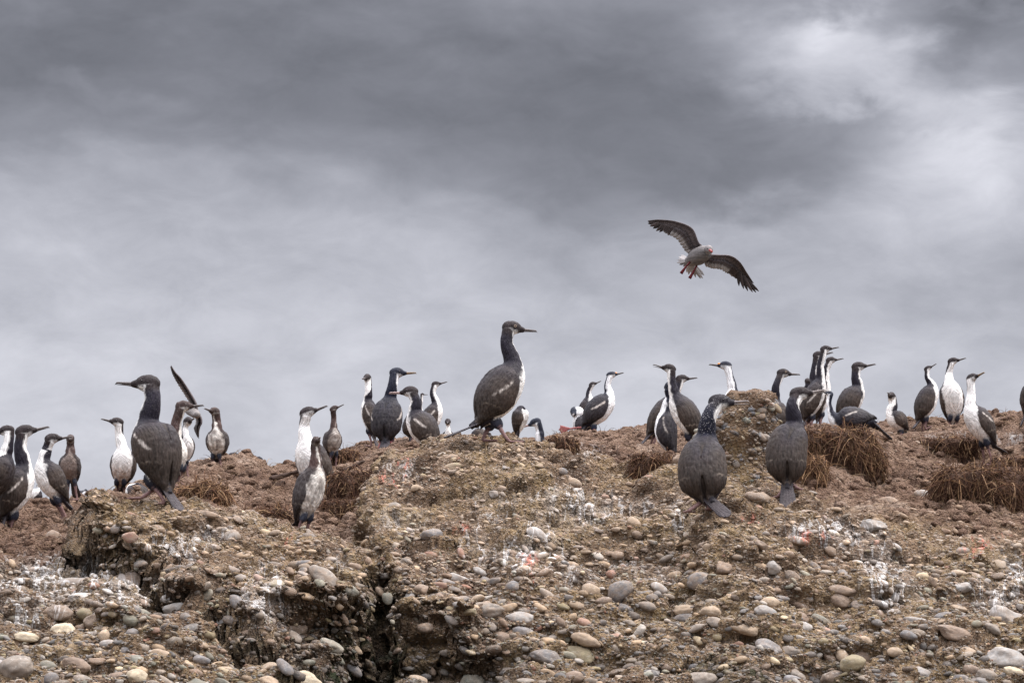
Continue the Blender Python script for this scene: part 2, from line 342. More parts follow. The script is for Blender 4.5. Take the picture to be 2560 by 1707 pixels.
bird(3, 17.2, 200, 'juv', (400, 1010), (330, 1010), (270, 1000), (250, 1010), (250, 1030), (230, 1040), 120, (350, 1050), label='low grey back of a resting cormorant seen between the legs of the tallest bird', nw=120, hs=0, sz=.8, low=1)
bird(3, 17.6, 165, 'adult', (850, 1180), (840, 1120), (815, 1040), (815, 970), (775, 900), (658, 943), 130, (840, 1190), label='navy head of a resting cormorant with pale bill left, right of the tallest bird', nw=110, hs=.1, bk='pink', low=1)
bird(3, 21.2, -12, 'adult', (1195, 925), (1280, 820), (1375, 690), (1368, 600), (1400, 512), (1500, 492), 215, (1290, 990), (1090, 1055), 'adult cormorant with orange bill knob lifting one pink foot behind it', nw=45, hs=0, bk='horn', knob=1, hk='whitebar', pink=1, feet=[((1250, 930), (1335, 990)), ((1105, 945), (966, 962))])
bird(3, 22.0, 15, 'juv', (1180, 950), (1190, 850), (1215, 710), (1215, 650), (1245, 590), (1316, 560), 140, (1190, 1030), label='brown-headed cormorant whose head shows behind the orange-knobbed adult', nw=110, hs=0)
bird(3, 21.6, 190, 'adult', (1160, 1010), (1140, 930), (1135, 850), (1130, 810), (1098, 815), (1080, 860), 130, (1130, 1060), (1090, 1065), label='preening cormorant with white hindneck and navy face left of the orange-knobbed adult', nw=40, hs=.3, low=1)
bird(4, 17.4, 192, 'juv', (610, 880), (540, 700), (445, 530), (410, 410), (385, 275), (247, 242), 240, (600, 960), label='cormorant beside the boulder with open bill lifted to the left and white belly', nw=115, hs=0, open=1, speck=.3)
bird(4, 18.8, -20, 'juv', (230, 830), (310, 690), (400, 540), (460, 440), (495, 362), (625, 352), 190, (240, 900), (100, 975), 'cormorant with loosely drooping wings and bill right behind the open-billed bird', nw=120, hs=0, tw=1.1)
bird(4, 18.0, 205, 'adult', (400, 990), (350, 830), (370, 640), (400, 530), (385, 440), (375, 470), 200, (390, 1035), label='cormorant with lowered wings and navy flank sitting on the nest left of the boulder', nw=80, hs=-1, hk='bar', low=1, lt=1)
bird(4, 18.3, 185, 'adult', (930, 700), (925, 600), (925, 470), (905, 360), (862, 250), (725, 238), 170, (930, 780), label='adult cormorant with orange bill knob looking left behind the boulder top', nw=50, hs=0, knob=1, bk='horn')
bird(4, 15.1, -82, 'juv', (690, 1370), (668, 1130), (700, 880), (720, 700), (820, 560), (1065, 558), 395, (660, 1500), (890, 1540), 'large cormorant seen from behind, navy neck, open pale bill right, before the boulder', nw=120, hs=.1, speck=.9, bk='grey', open=1, navy=1, bl=1, feet=[((575, 1420), (560, 1500)), ((735, 1450), (740, 1520))])
bird(4, 17.2, -70, 'juv', (1250, 830), (1300, 690), (1290, 560), (1295, 430), (1360, 315), (1500, 325), 170, (1250, 900), label='brown cormorant with slim neck standing right of the boulder, bill level right', nw=130, hs=.05, ring=1)
bird(4, 15.8, -88, 'juv', (1385, 1230), (1385, 980), (1450, 760), (1435, 610), (1500, 490), (1715, 458), 330, (1345, 1370), (1400, 1465), 'large charcoal cormorant seen squarely from behind with fanned tail', nw=115, hs=.1, speck=.2, bk='grey', tw=1.5, bl=1, feet=[((1310, 1290), (1300, 1370)), ((1470, 1290), (1480, 1350))])
bird(5, 20.0, -12, 'juv', (400, 700), (440, 570), (510, 390), (515, 250), (560, 110), (672, 92), 190, (470, 775), (360, 790), 'highest-headed cormorant of the right cluster with white belly and bill right', nw=95, hs=0, hk='whitebar', feet=[((460, 700), (490, 775)), ((400, 720), (410, 780))])
bird(5, 20.8, -12, 'juv', (400, 680), (410, 560), (450, 400), (465, 290), (500, 160), (622, 135), 160, (410, 770), label='cormorant hidden behind the highest-headed bird, bill tip showing under its chin', nw=110, hs=0)
bird(5, 21.2, -5, 'juv', (500, 690), (510, 560), (555, 400), (560, 300), (605, 205), (712, 188), 160, (510, 770), label='cormorant with thin white neck just right of the highest-headed bird', nw=95, hs=0)
bird(5, 20.4, -90, 'juv', (400, 640), (400, 560), (405, 470), (405, 430), (405, 385), (400, 370), 120, (400, 740), label='back of a small dark cormorant head above the charcoal bird', nw=170, hs=-1, sz=.85)
bird(5, 20.0, -22, 'juv', (700, 720), (760, 580), (830, 440), (815, 355), (840, 258), (985, 235), 210, (720, 800), label='cormorant with white chest and bill right standing behind the bird lying on the nest', nw=110, hs=0)
bird(5, 17.8, 178, 'adult', (960, 730), (800, 728), (640, 700), (590, 590), (590, 490), (508, 462), 255, (800, 850), (1128, 890), 'blue-black cormorant lying flat on the nest with white throat and tail hanging down', nw=110, hs=.1, bk='horn', low=1, hk='lowbar', lie=1)
bird(5, 21.4, 172, 'juv', (1235, 800), (1175, 730), (1120, 650), (1135, 590), (1122, 515), (1068, 492), 170, (1190, 850), label='small cormorant chick with white front and raised bill left, alone on the skyline', nw=110, hs=.4, sz=.9, low=.7)
bird(5, 21.6, -14, 'juv', (1365, 710), (1410, 590), (1460, 430), (1425, 355), (1430, 275), (1500, 235), 190, (1400, 770), (1305, 790), 'cormorant with brown wing and white breast, bill up, left of the front-facing skyline bird', nw=100, hs=.2)
bird(5, 22.0, 80, 'juv', (1640, 720), (1640, 560), (1615, 400), (1612, 310), (1645, 212), (1752, 187), 200, (1640, 790), label='white-bellied cormorant facing the camera on the right skyline, bill right', nw=75, hs=.2)
bird(5, 18.6, 158, 'juv', (1965, 920), (1880, 760), (1800, 610), (1800, 490), (1808, 355), (1898, 316), 230, (1930, 1075), (2110, 1010), 'white-fronted cormorant at right leaning back with brown wing, stood on a nest', nw=55, hs=.3, hk='bar', bk='ochre', feet=[((1920, 1000), (1830, 1090)), ((1945, 1000), (1900, 1080))])
bird(5, 19.0, 0, 'juv', (2270, 640), (2290, 520), (2320, 400), (2330, 330), (2340, 250), (2420, 235), 150, (2300, 760), label='cormorant cut off by the right edge, only its dark side seen', nw=100, hs=0)

# ------------------------------------------------------------------ terrain
K = []
def kn(*a): K.extend(a)
for u in (-450, 0, 300, 600, 850): kn((u, 1765, 12.3 if u < 700 else 12.9), (u, 1960, 10.5))
for u in (1050, 1300, 1700, 2100, 2560, 3000): kn((u, 1765, 13.5), (u, 1990, 11.5))
kn((0, 1707, 12.7), (300, 1707, 12.7), (600, 1690, 12.9), (0, 1560, 13.5), (200, 1550, 13.6), (-300, 1560, 13.5), (-300, 1405, 14.4), (0, 1405, 14.4), (205, 1432, 14.22), (395, 1512, 13.85), (610, 1606, 13.38), (820, 1700, 12.95), (400, 1600, 13.3))
kn((235, 1292, 14.72), (470, 1272, 14.95), (350, 1278, 14.9), (600, 1298, 15.0), (700, 1325, 15.1), (840, 1345, 15.1), (300, 1340, 14.45), (500, 1390, 14.3), (700, 1440, 14.2), (620, 1490, 13.95), (800, 1545, 13.8), (880, 1640, 13.5))
kn((0, 1390, 14.8), (120, 1330, 15.4), (0, 1322, 16.0), (-300, 1330, 16), (180, 1300, 16.6), (100, 1255, 17.6), (300, 1238, 17.7), (380, 1215, 17.6), (-300, 1260, 17.6))
kn((440, 1165, 17.9), (500, 1143, 18.2), (600, 1141, 18.6), (640, 1150, 18.9), (480, 1230, 17.0), (600, 1230, 17.0), (500, 1290, 15.8), (620, 1300, 15.9), (700, 1190, 18.4), (700, 1250, 17.2), (760, 1170, 18.9))
kn((1475, 1104, 19.6), (1440, 1098, 20.4), (1540, 1100, 20.0), (1630, 1104, 19.5), (2215, 1116, 19.8), (2140, 1110, 19.6), (2240, 1102, 20.6))
kn((300, 1310, 20), (0, 1330, 20), (-300, 1330, 20), (500, 1235, 21), (680, 1240, 21), (100, 1400, 24), (600, 1340, 25))
kn((850, 1300, 15.9), (880, 1260, 16.5), (850, 1205, 17.6), (900, 1165, 18.3), (960, 1128, 19.4), (880, 1112, 20.2), (820, 1130, 19.4), (1000, 1100, 20.4), (1060, 1100, 20.6), (1000, 1150, 18.2))
kn((945, 1240, 15.75), (1000, 1180, 16.1), (1050, 1160, 16.35), (1085, 1145, 16.45), (1110, 1120, 16.5), (1155, 1104, 16.65), (1200, 1102, 16.7), (1260, 1096, 16.75), (1350, 1098, 16.8), (1420, 1122, 16.9), (1150, 1112, 17.4), (1300, 1112, 17.4), (1200, 1145, 18.5), (1350, 1145, 18.5))
kn((960, 1350, 15.2), (1000, 1450, 14.7), (1200, 1250, 15.7), (1200, 1400, 15.0), (1200, 1550, 14.35), (1200, 1707, 13.75), (1050, 1600, 14.05), (1000, 1700, 13.5), (1400, 1300, 15.6), (1500, 1400, 15.1), (1500, 1550, 14.4), (1500, 1707, 13.8))
kn((1490, 1230, 16.3), (1420, 1150, 17.3), (1500, 1140, 18.2), (1600, 1200, 16.7), (1640, 1150, 17.6), (1500, 1085, 20.8), (1400, 1093, 20.6), (1600, 1078, 21.4), (1700, 1080, 20.5), (1350, 1110, 20.6))
kn((1735, 1278, 15.3), (1735, 1400, 14.9), (1750, 1550, 14.3), (1750, 1707, 13.8), (1800, 1215, 16.3), (1850, 1190, 16.7), (1800, 1120, 18.2), (1950, 1240, 15.8), (2000, 1190, 16.8), (1940, 1110, 18.3))
kn((2050, 1260, 15.9), (2050, 1400, 15.0), (2050, 1550, 14.35), (2050, 1707, 13.8), (2300, 1707, 13.8), (2300, 1550, 14.4), (2300, 1430, 15.0), (2300, 1320, 15.8), (2540, 1707, 13.8), (2540, 1550, 14.5), (2540, 1430, 15.1), (2540, 1320, 16.0), (2900, 1430, 15.1), (2900, 1300, 16.2))
kn((2100, 1125, 17.8), (2050, 1180, 17.0), (2180, 1190, 17.3), (2350, 1150, 18.3), (2480, 1230, 17.0), (2350, 1240, 16.9), (2560, 1150, 18.8), (2350, 1100, 20.3), (2550, 1075, 20.5), (2900, 1150, 18.8), (2900, 1060, 21))
kn((2020, 1072, 20.2), (2120, 1082, 20.5), (2200, 1096, 21.4), (2280, 1074, 21.6), (2330, 1050, 21.8), (2420, 1047, 22.2), (2500, 1045, 22.5), (2600, 1042, 22.7), (2900, 1040, 23))
for u in (900, 1300, 1700, 2100, 2600, 3000): kn((u, 1180 if u < 2200 else 1120, 25), (u, 1330, 31))
kn((-400, 1450, 31), (0, 1450, 31), (500, 1420, 31))
BK = [(b['F'][0], b['F'][1], b['Y']) for b in BIRDS]
KK = np.array(K + BK, float)
def tps_fit(P2, val, lam):
    n = len(P2); d = np.linalg.norm(P2[:, None]-P2[None], axis=-1); A = np.where(d > 0, d*d*np.log(d+1e-12), 0) + np.diag(lam)
    Q = np.c_[np.ones(n), P2]; M_ = np.block([[A, Q], [Q.T, np.zeros((3, 3))]])
    s = np.linalg.solve(M_, np.r_[val, 0, 0, 0]); return s
def tps_eval(P2, s, X_):
    out = np.zeros(len(X_)); n = len(P2)
    for i in range(0, len(X_), 20000):
        d = np.linalg.norm(X_[i:i+20000, None]-P2[None], axis=-1)
        out[i:i+20000] = np.where(d > 0, d*d*np.log(d+1e-12), 0) @ s[:n] + s[n] + X_[i:i+20000] @ s[n+1:]
    return out
SU, SY = 160.0, 1.0
KP = np.c_[KK[:, 0]/SU, KK[:, 2]/SY]
KZ = KK[:, 2]*(HOR-KK[:, 1])/F_             # height knots
lam = np.r_[np.full(len(K), .002), np.full(len(BK), .004)]
ts = tps_fit(KP, KZ, lam)
cu = np.linspace(-460, 3020, 300); cyv = np.linspace(10.2, 32, 420)
CU, CYV = np.meshgrid(cu, cyv)
CZ = tps_eval(KP, ts, np.c_[CU.ravel()/SU, CYV.ravel()/SY]).reshape(CU.shape)
def coarse(u, Y):
    a = np.clip((u-cu[0])/(cu[1]-cu[0]), 0, len(cu)-1.001); b_ = np.clip((Y-cyv[0])/(cyv[1]-cyv[0]), 0, len(cyv)-1.001)
    i, j = a.astype(int), b_.astype(int); fa, fb = a-i, b_-j
    return (CZ[j, i]*(1-fa)+CZ[j, i+1]*fa)*(1-fb) + (CZ[j+1, i]*(1-fa)+CZ[j+1, i+1]*fa)*fb
def polydist(u, Y, pts, su=F_/14.5):
    """distance in metres to a polyline of (u, Y), plus the fraction along it"""
    best = np.full(np.shape(u), 9.); fr = np.zeros(np.shape(u)); n = len(pts)-1
    for k in range(n):
        a = np.array([pts[k][0]/su, pts[k][1]]); b_ = np.array([pts[k+1][0]/su, pts[k+1][1]]); d = b_-a
        x, y = u/su-a[0], Y-a[1]; tt = np.clip((x*d[0]+y*d[1])/(d@d), 0, 1)
        dd = np.hypot(x-tt*d[0], y-tt*d[1]); m_ = dd < best; best = np.where(m_, dd, best); fr = np.where(m_, (k+tt)/n, fr)
    return best, fr
CRACK_A = [(205, 14.55), (240, 14.40), (330, 14.22), (420, 14.02), (520, 13.82), (640, 13.60), (760, 13.38), (860, 13.20), (900, 13.0)]
CRACK_B = [(925, 15.15), (950, 14.9), (965, 14.5), (968, 14.2), (950, 13.9), (935, 13.5), (900, 13.0)]
def blob2(u, v, L):
    r = np.zeros(np.shape(u))
    for (a, b_, ra, rb, s) in L: r = np.maximum(r, s*np.exp(-((u-a)/ra)**2-((v-b_)/rb)**2))
    return r
def zone_masks(u, Y):
    n = vnoise(np.stack([u/60., Y*3, 0*Y], -1), 5)*.12 + vnoise(np.stack([u/20., Y*9, 0*Y], -1), 6)*.05
    Yb = np.interp(u, [0, 190, 215, 500, 860, 900, 930, 1300, 1450, 1600, 1800, 1950, 2050, 2200, 2560], [14.5, 14.55, 15.15, 15.15, 15.35, 15.8, 17.3, 17.3, 17.1, 17.0, 17.4, 16.7, 16.1, 15.9, 15.7])
    wd_ = np.interp(u, [0, 850, 900, 1600, 2000, 2560], [.1, .1, .15, .35, .45, .6])
    return sstep(-wd_, wd_, Y + n - Yb)
def edge(x, w1, w2, up=.5, dn=1.2):
    s_ = (np.tanh(x/w1)+1)/2
    return s_*up*(1-np.tanh(np.abs(x)/w2))-(1-s_)*dn*(1-np.tanh(np.abs(x)/w2))
def relief(u, Y):
    z = 0.
    soil_ = zone_masks(u, Y); rock_ = 1-soil_
    X_ = (u-CX)/F_*Y; p = np.stack([X_, Y, 0*Y], -1)
    far = sstep(17, 19, Y)
    # knobbly beds of conglomerate / clods of soil
    z = z + rock_*(fbm(p, 1.7, 4, 11)*.055 + np.abs(fbm(p, 5, 4, 21))*.045)
    z = z + soil_*(fbm(p, 2.8, 4, 31)*.045*(1-.4*far) + (.5-np.abs(fbm(p, 5.0, 4, 41, .55)))*.07)
    return z
KR = KK[(KK[:, 2] < 24) & (KK[:, 2] > 13.4)]; RES = relief(KR[:, 0], KR[:, 2]); ISB = np.array([any(abs(k[0]-b_[0]) < 1e-6 and abs(k[1]-b_[1]) < 1e-6 for b_ in BK) for k in KR])
def height(u, Y):
    z = coarse(u, Y)+relief(u, Y); num = 0.; den = 0.
    for (a, _v, b_), rs, isb in zip(KR, RES, ISB):
        w_ = (2.5 if isb else 1.)*np.exp(-((u-a)/70.)**2-((Y-b_)/.42)**2); num = num+w_*(rs+((.050 if b_ > 17 else .016) if isb else .030 if b_ > 17 else .012 if b_ > 16.4 else 0)); den = den+w_
    z = z - num/np.maximum(den, 1.)
    soil_ = zone_masks(u, Y); rock_ = 1-soil_; X_ = (u-CX)/F_*Y; p = np.stack([X_, Y, 0*Y], -1)
    nz = fbm(p, 6, 3, 61)*.035
    # broken edges of the blocks
    sd = Y - np.interp(u, [c_[0] for c_ in CRACK_A], [c_[1] for c_ in CRACK_A]) + nz
    win = sstep(196, 212, u)*sstep(930, 860, u)*np.exp(-(sd/.9)**2); amp = np.interp(u, [200, 300, 500, 900], [.20, .17, .12, .16])
    z = z + win*amp*edge(sd-.05, .050, .40, .75, .9)
    su_ = (u - 212 + nz*300)*Y/F_; win = sstep(14.4, 14.55, Y)*sstep(15.5, 15.1, Y)*np.exp(-(su_/.7)**2)
    z = z + win*.16*edge(su_, .02, .35, .15, 1.1)
    el = np.interp(Y, [14.9, 15.3, 15.8, 16.2, 16.6, 17.2], [950, 925, 905, 930, 1000, 1090]); su_ = (u - el + nz*300)*Y/F_; win = sstep(14.9, 15.3, Y)*sstep(17.2, 16.6, Y)*np.exp(-(su_/.7)**2)
    z = z + win*.15*edge(su_, .03, .35, .25, 1.1)
    # beds standing out as low ledges
    for (a0, a1, y0, y1, h_) in ((960, 1700, 15.05, 15.25, .045), (980, 1500, 15.75, 15.7, .04), (1500, 2600, 14.7, 14.9, .05), (230, 850, 14.6, 14.5, .035), (-300, 600, 13.75, 13.3, .05), (1600, 2600, 15.35, 15.25, .04), (900, 2600, 14.15, 14.2, .06)):
        sdl = Y-(y0+(y1-y0)*(u-a0)/(a1-a0)) + fbm(np.stack([X_, 0*Y, 0*Y], -1), 1.7, 4, int(a0) % 50)*.16 + nz*.6
        z = z + sstep(a0, a0+60, u)*sstep(a1+80, a1, u)*h_*1.3*edge(sdl, .02, .25, .5, 1.2)*rock_
    # cracks
    d, fr = polydist(u, Y, CRACK_A); d = np.maximum(d + nz*.8, 0)
    wdt = np.interp(fr, [0, .15, .45, .7, 1], [.06, .08, .07, .15, .30])*(1+.15*np.sin(fr*21)); dep = np.interp(fr, [0, .08, .5, 1], [.30, .60, .60, .90])
    z = z - dep*np.exp(-(d/wdt)**4)
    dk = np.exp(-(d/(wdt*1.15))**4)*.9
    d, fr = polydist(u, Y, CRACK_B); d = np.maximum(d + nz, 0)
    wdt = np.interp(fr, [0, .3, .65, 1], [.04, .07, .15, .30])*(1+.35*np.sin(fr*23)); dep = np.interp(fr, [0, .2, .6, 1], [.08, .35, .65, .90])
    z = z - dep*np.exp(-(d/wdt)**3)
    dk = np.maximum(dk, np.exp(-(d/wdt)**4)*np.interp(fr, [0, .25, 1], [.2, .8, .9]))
    return z, soil_, dk
gu = np.arange(-420, 2990, 2.5)
gy = np.concatenate([np.arange(10.6, 12.4, .05), np.arange(12.4, 12.95, .0115), np.arange(12.95, 14.75, .0062), np.arange(14.75, 17.4, .0115), np.arange(17.4, 23, .024), np.arange(23, 31.5, .1)])
GU, GY = np.meshgrid(gu, gy)
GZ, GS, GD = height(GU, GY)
# exact perspective column: u is the survey column of the point at its own height
def to_world(u, Y, z):
    f = Y*cp + z*sp
    return (u-CX)/F_*f
GX = to_world(GU, GY, GZ)
def ground_z(x, y):
    j = int(np.clip(np.searchsorted(gy, y), 1, len(gy)-1)); j = j if abs(gy[j]-y) < abs(gy[j-1]-y) else j-1
    return float(np.interp(x, GX[j], GZ[j]))
# rows that each survey point sees
_, GV = UV(np.stack([GX, GY, GZ], -1))
VIS = np.minimum.accumulate(GV, axis=0)
def hit(u, v):
    """distance of the first ground seen at pixel (u, v)"""
    i = int(np.clip(round((u-gu[0])/2.5), 0, len(gu)-1)); c = VIS[:, i]
    j = int(np.searchsorted(-c, -v)); return float(gy[min(j, len(gy)-1)])
WHITE = [(1230, 1250, 60, 45, .8), (1460, 1265, 110, 45, 1), (1380, 1240, 70, 30, .8), (1330, 1385, 90, 45, 1), (1185, 1360, 40, 70, .7), (1345, 1330, 45, 30, .9), (660, 1480, 55, 60, .9), (440, 1365, 120, 40, .6),
         (120, 1440, 200, 55, .9), (60, 1530, 120, 45, .7), (330, 1480, 120, 40, .7), (1700, 1290, 30, 50, .7), (1600, 1270, 60, 30, .5), (2080, 1330, 130, 35, .9), (2230, 1470, 70, 60, .9), (2200, 1400, 60, 50, .7), (2480, 1480, 60, 50, .8), (1470, 1130, 60, 25, .5),
         (2360, 1105, 60, 25, .6), (2520, 1095, 70, 20, .5), (2400, 1090, 120, 15, .4), (540, 1330, 60, 40, .5), (1640, 1440, 100, 40, .4), (1010, 1310, 100, 50, .4), (2540, 1440, 60, 80, .6), (1000, 1180, 60, 25, .5), (640, 1290, 60, 20, .4), (1560, 1410, 80, 30, .4), (850, 1410, 50, 40, .4), (1440, 1440, 60, 40, .5)]
RED = [(985, 1192, 38, 16, 1), (1010, 1165, 25, 8, .7), (1880, 1298, 30, 16, .7), (2030, 1342, 55, 18, .8), (1318, 1400, 28, 16, .8), (1326, 1450, 10, 45, .6), (2440, 1372, 45, 18, .7), (2450, 1355, 40, 12, .6), (1155, 1330, 30, 8, .7), (718, 1352, 14, 10, .8), (2510, 1335, 40, 12, .4)]
def stain(u, v):
    z = np.zeros(np.shape(u)); return np.stack([blob2(u, v, WHITE), blob2(u, v, RED), z], -1)
V = np.stack([GX, GY, GZ], -1)
# small relief along the surface normal
dx = np.gradient(V, axis=1); dy = np.gradient(V, axis=0); N_ = np.cross(dx, dy); N_ /= np.linalg.norm(N_, axis=-1, keepdims=True)
near = 1-sstep(18, 23, GY)
rel = (fbm(V*np.array([.6, 1, 2.2]), 6, 5, 71, .6)*.026 + fbm(V, 45, 2, 81)*.005)*(.5+.5*near)*(1-.5*GS)
rel = rel + GS*(fbm(V, 26, 3, 91)*.010 + (.4-np.abs(fbm(V, 9, 4, 93, .6)))*.030*near)
rk = (1-GS)*near
tf = fbm(V*np.array([.7, 1, 1.9]), 5.5, 4, 95, .55)*2.2; rel = rel + rk*(np.floor(tf)+sstep(.72, 1., tf-np.floor(tf)))*.013      # broken steps
rel = rel - rk*sstep(.35, .75, fbm(V, 13, 3, 97))*.030                                                                     # sockets
rel = rel + rk*sstep(.25, .7, fbm(V, 19, 3, 99))*.014
V = V + N_*rel[..., None]
# the block above the crack leans out over it
sdA = GY - np.interp(GU, [c_[0] for c_ in CRACK_A], [c_[1] for c_ in CRACK_A]); jag = .75+.7*fbm(V, 5, 3, 401)
sdH = GY-np.interp(GU, [640, 760, 900, 1000, 1150, 1290], [13.72, 13.86, 14.08, 14.22, 14.16, 14.0])-.05*fbm(V*np.array([1, 1, 0]), 4, 3, 402)
lh = sstep(640, 760, GU)*sstep(1300, 1180, GU)*(1-.5*np.exp(-((GU-955)/45.)**2)); leanH = lh*sstep(.0, .07, sdH)*sstep(.45, .12, sdH)*np.clip(jag, .3, 1.4)
V[..., 1] -= .22*leanH; V[..., 2] += .02*leanH; V[..., 2] -= .16*lh*sstep(.06, -.02, sdH)*sstep(-.55, -.15, sdH); V[..., 1] += .10*lh*sstep(.02, -.03, sdH)*sstep(-.4, -.1, sdH)
lean = sstep(.03, .085, sdA)*sstep(.34, .12, sdA)*sstep(200, 215, GU)*sstep(900, 840, GU)*np.clip(jag, .2, 1.5)
V[..., 1] -= (.18+.10*sstep(450, 600, GU))*lean; V[..., 0] -= .05*lean
fm = np.clip(sstep(-.25, .0, sdA)*sstep(.5, .3, sdA)*sstep(190, 215, GU)*sstep(920, 860, GU)+lh*sstep(-.5, -.2, sdH)*sstep(.5, .3, sdH)+np.exp(-((GU-940)/60.)**2)*sstep(13.4, 13.8, GY)*sstep(15.4, 15., GY), 0, 1)
for a_ in range(3): V[..., a_] += fm*(fbm(V, 12, 3, 501+a_)*.020+fbm(V*np.array([.6, .6, 1.6]), 26, 2, 511+a_)*.012)
bed = fbm(V*np.array([.35, .35, 3.2]), 9, 4, 521)*.034; V[..., 1] -= fm*bed; V[..., 0] -= fm*bed*.4
nv, nu_ = GU.shape
idx = np.arange(nv*nu_).reshape(nv, nu_)
Fq = np.stack([idx[:-1, :-1], idx[:-1, 1:], idx[1:, 1:], idx[1:, :-1]], -1).reshape(-1, 4)
MOSS = blob2(GU, GV, [(900, 1660, 210, 85, 1.1), (1120, 1690, 190, 65, 1.0), (1850, 1690, 130, 30, .8), (700, 1620, 110, 40, .6), (930, 1540, 60, 70, .6), (2100, 1690, 80, 30, .6)])
zone = np.stack([GS, MOSS, GD*.6], -1).reshape(-1, 3)  # soil, moss, and the painted shade of the cracks
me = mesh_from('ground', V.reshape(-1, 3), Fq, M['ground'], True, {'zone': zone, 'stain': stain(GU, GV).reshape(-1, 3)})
tag(link('ground', me), 'brown soil and pebbly conglomerate slope the birds stand on', 'ground', kind='structure')
# sea all around the islet
sv_ = np.array([[-9000, -9000, -.9], [9000, -9000, -.9], [9000, 9000, -.9], [-9000, 9000, -.9]], float)
tag(link('sea', mesh_from('sea', sv_, [[0, 1, 2, 3]], M['sea'])), 'grey sea around the rocky islet', 'sea', kind='structure')

# ------------------------------------------------------------------ stones
CN = {'slate grey': (.125, .13, .14), 'warm grey': (.20, .175, .15), 'pale grey': (.30, .295, .285), 'tan': (.33, .245, .165), 'brown': (.165, .115, .085), 'dark': (.055, .053, .055),
      'greenish grey': (.155, .165, .135), 'cream': (.50, .42, .29), 'olive': (.21, .18, .10), 'reddish brown': (.21, .10, .07), 'dark brown': (.09, .065, .05), 'white-streaked grey': (.33, .31, .29), 'pinkish': (.33, .21, .17)}
def stone_mesh(rx, ry, rz, seed, ang=0., sub=3):
    S, Fc = ico(sub); p = S.copy()
    if ang > 0:   # broken, faceted stones
        r = np.random.default_rng(seed)
        for _ in range(7):
            n = r.normal(size=3); n /= np.linalg.norm(n); d = .62+.25*r.random(); h = p@n; p = p - np.outer(np.maximum(h-d, 0), n)*ang
    else:
        p = p*(np.abs(p)**-.0)
    k = 1 + .14*fbm(S*1.1 + seed*3.7, 1, 2, seed % 97)[:, None] + .035*fbm(S*4.1 + seed, 1, 2, 3)[:, None]
    # slightly egg-shaped
    p = p*k; p[:, 1] *= 1+.16*p[:, 0]*(1 if seed % 2 else -1); p[:, 2] *= 1-.1*p[:, 0]
    return p*np.array([rx, ry, rz]), Fc
def frame_from(n, ang):
    """x axis near the picture's right, turned by ang in the surface plane; z along the normal"""
    n = n/np.linalg.norm(n); x = np.array([1., 0, 0]); x = x-n*(x@n); x /= np.linalg.norm(x); y = np.cross(n, x)
    c, s = math.cos(ang), math.sin(ang); x2 = x*c+y*s; y2 = np.cross(n, x2); return np.stack([x2, y2, n], 1)
def unit0(a): return a/np.linalg.norm(a)
def surf(u, Y):
    i = int(np.clip(round((u-gu[0])/2.5), 0, len(gu)-1)); j = int(np.clip(np.searchsorted(gy, Y), 0, len(gy)-1))
    return V[j, i], N_[j, i]
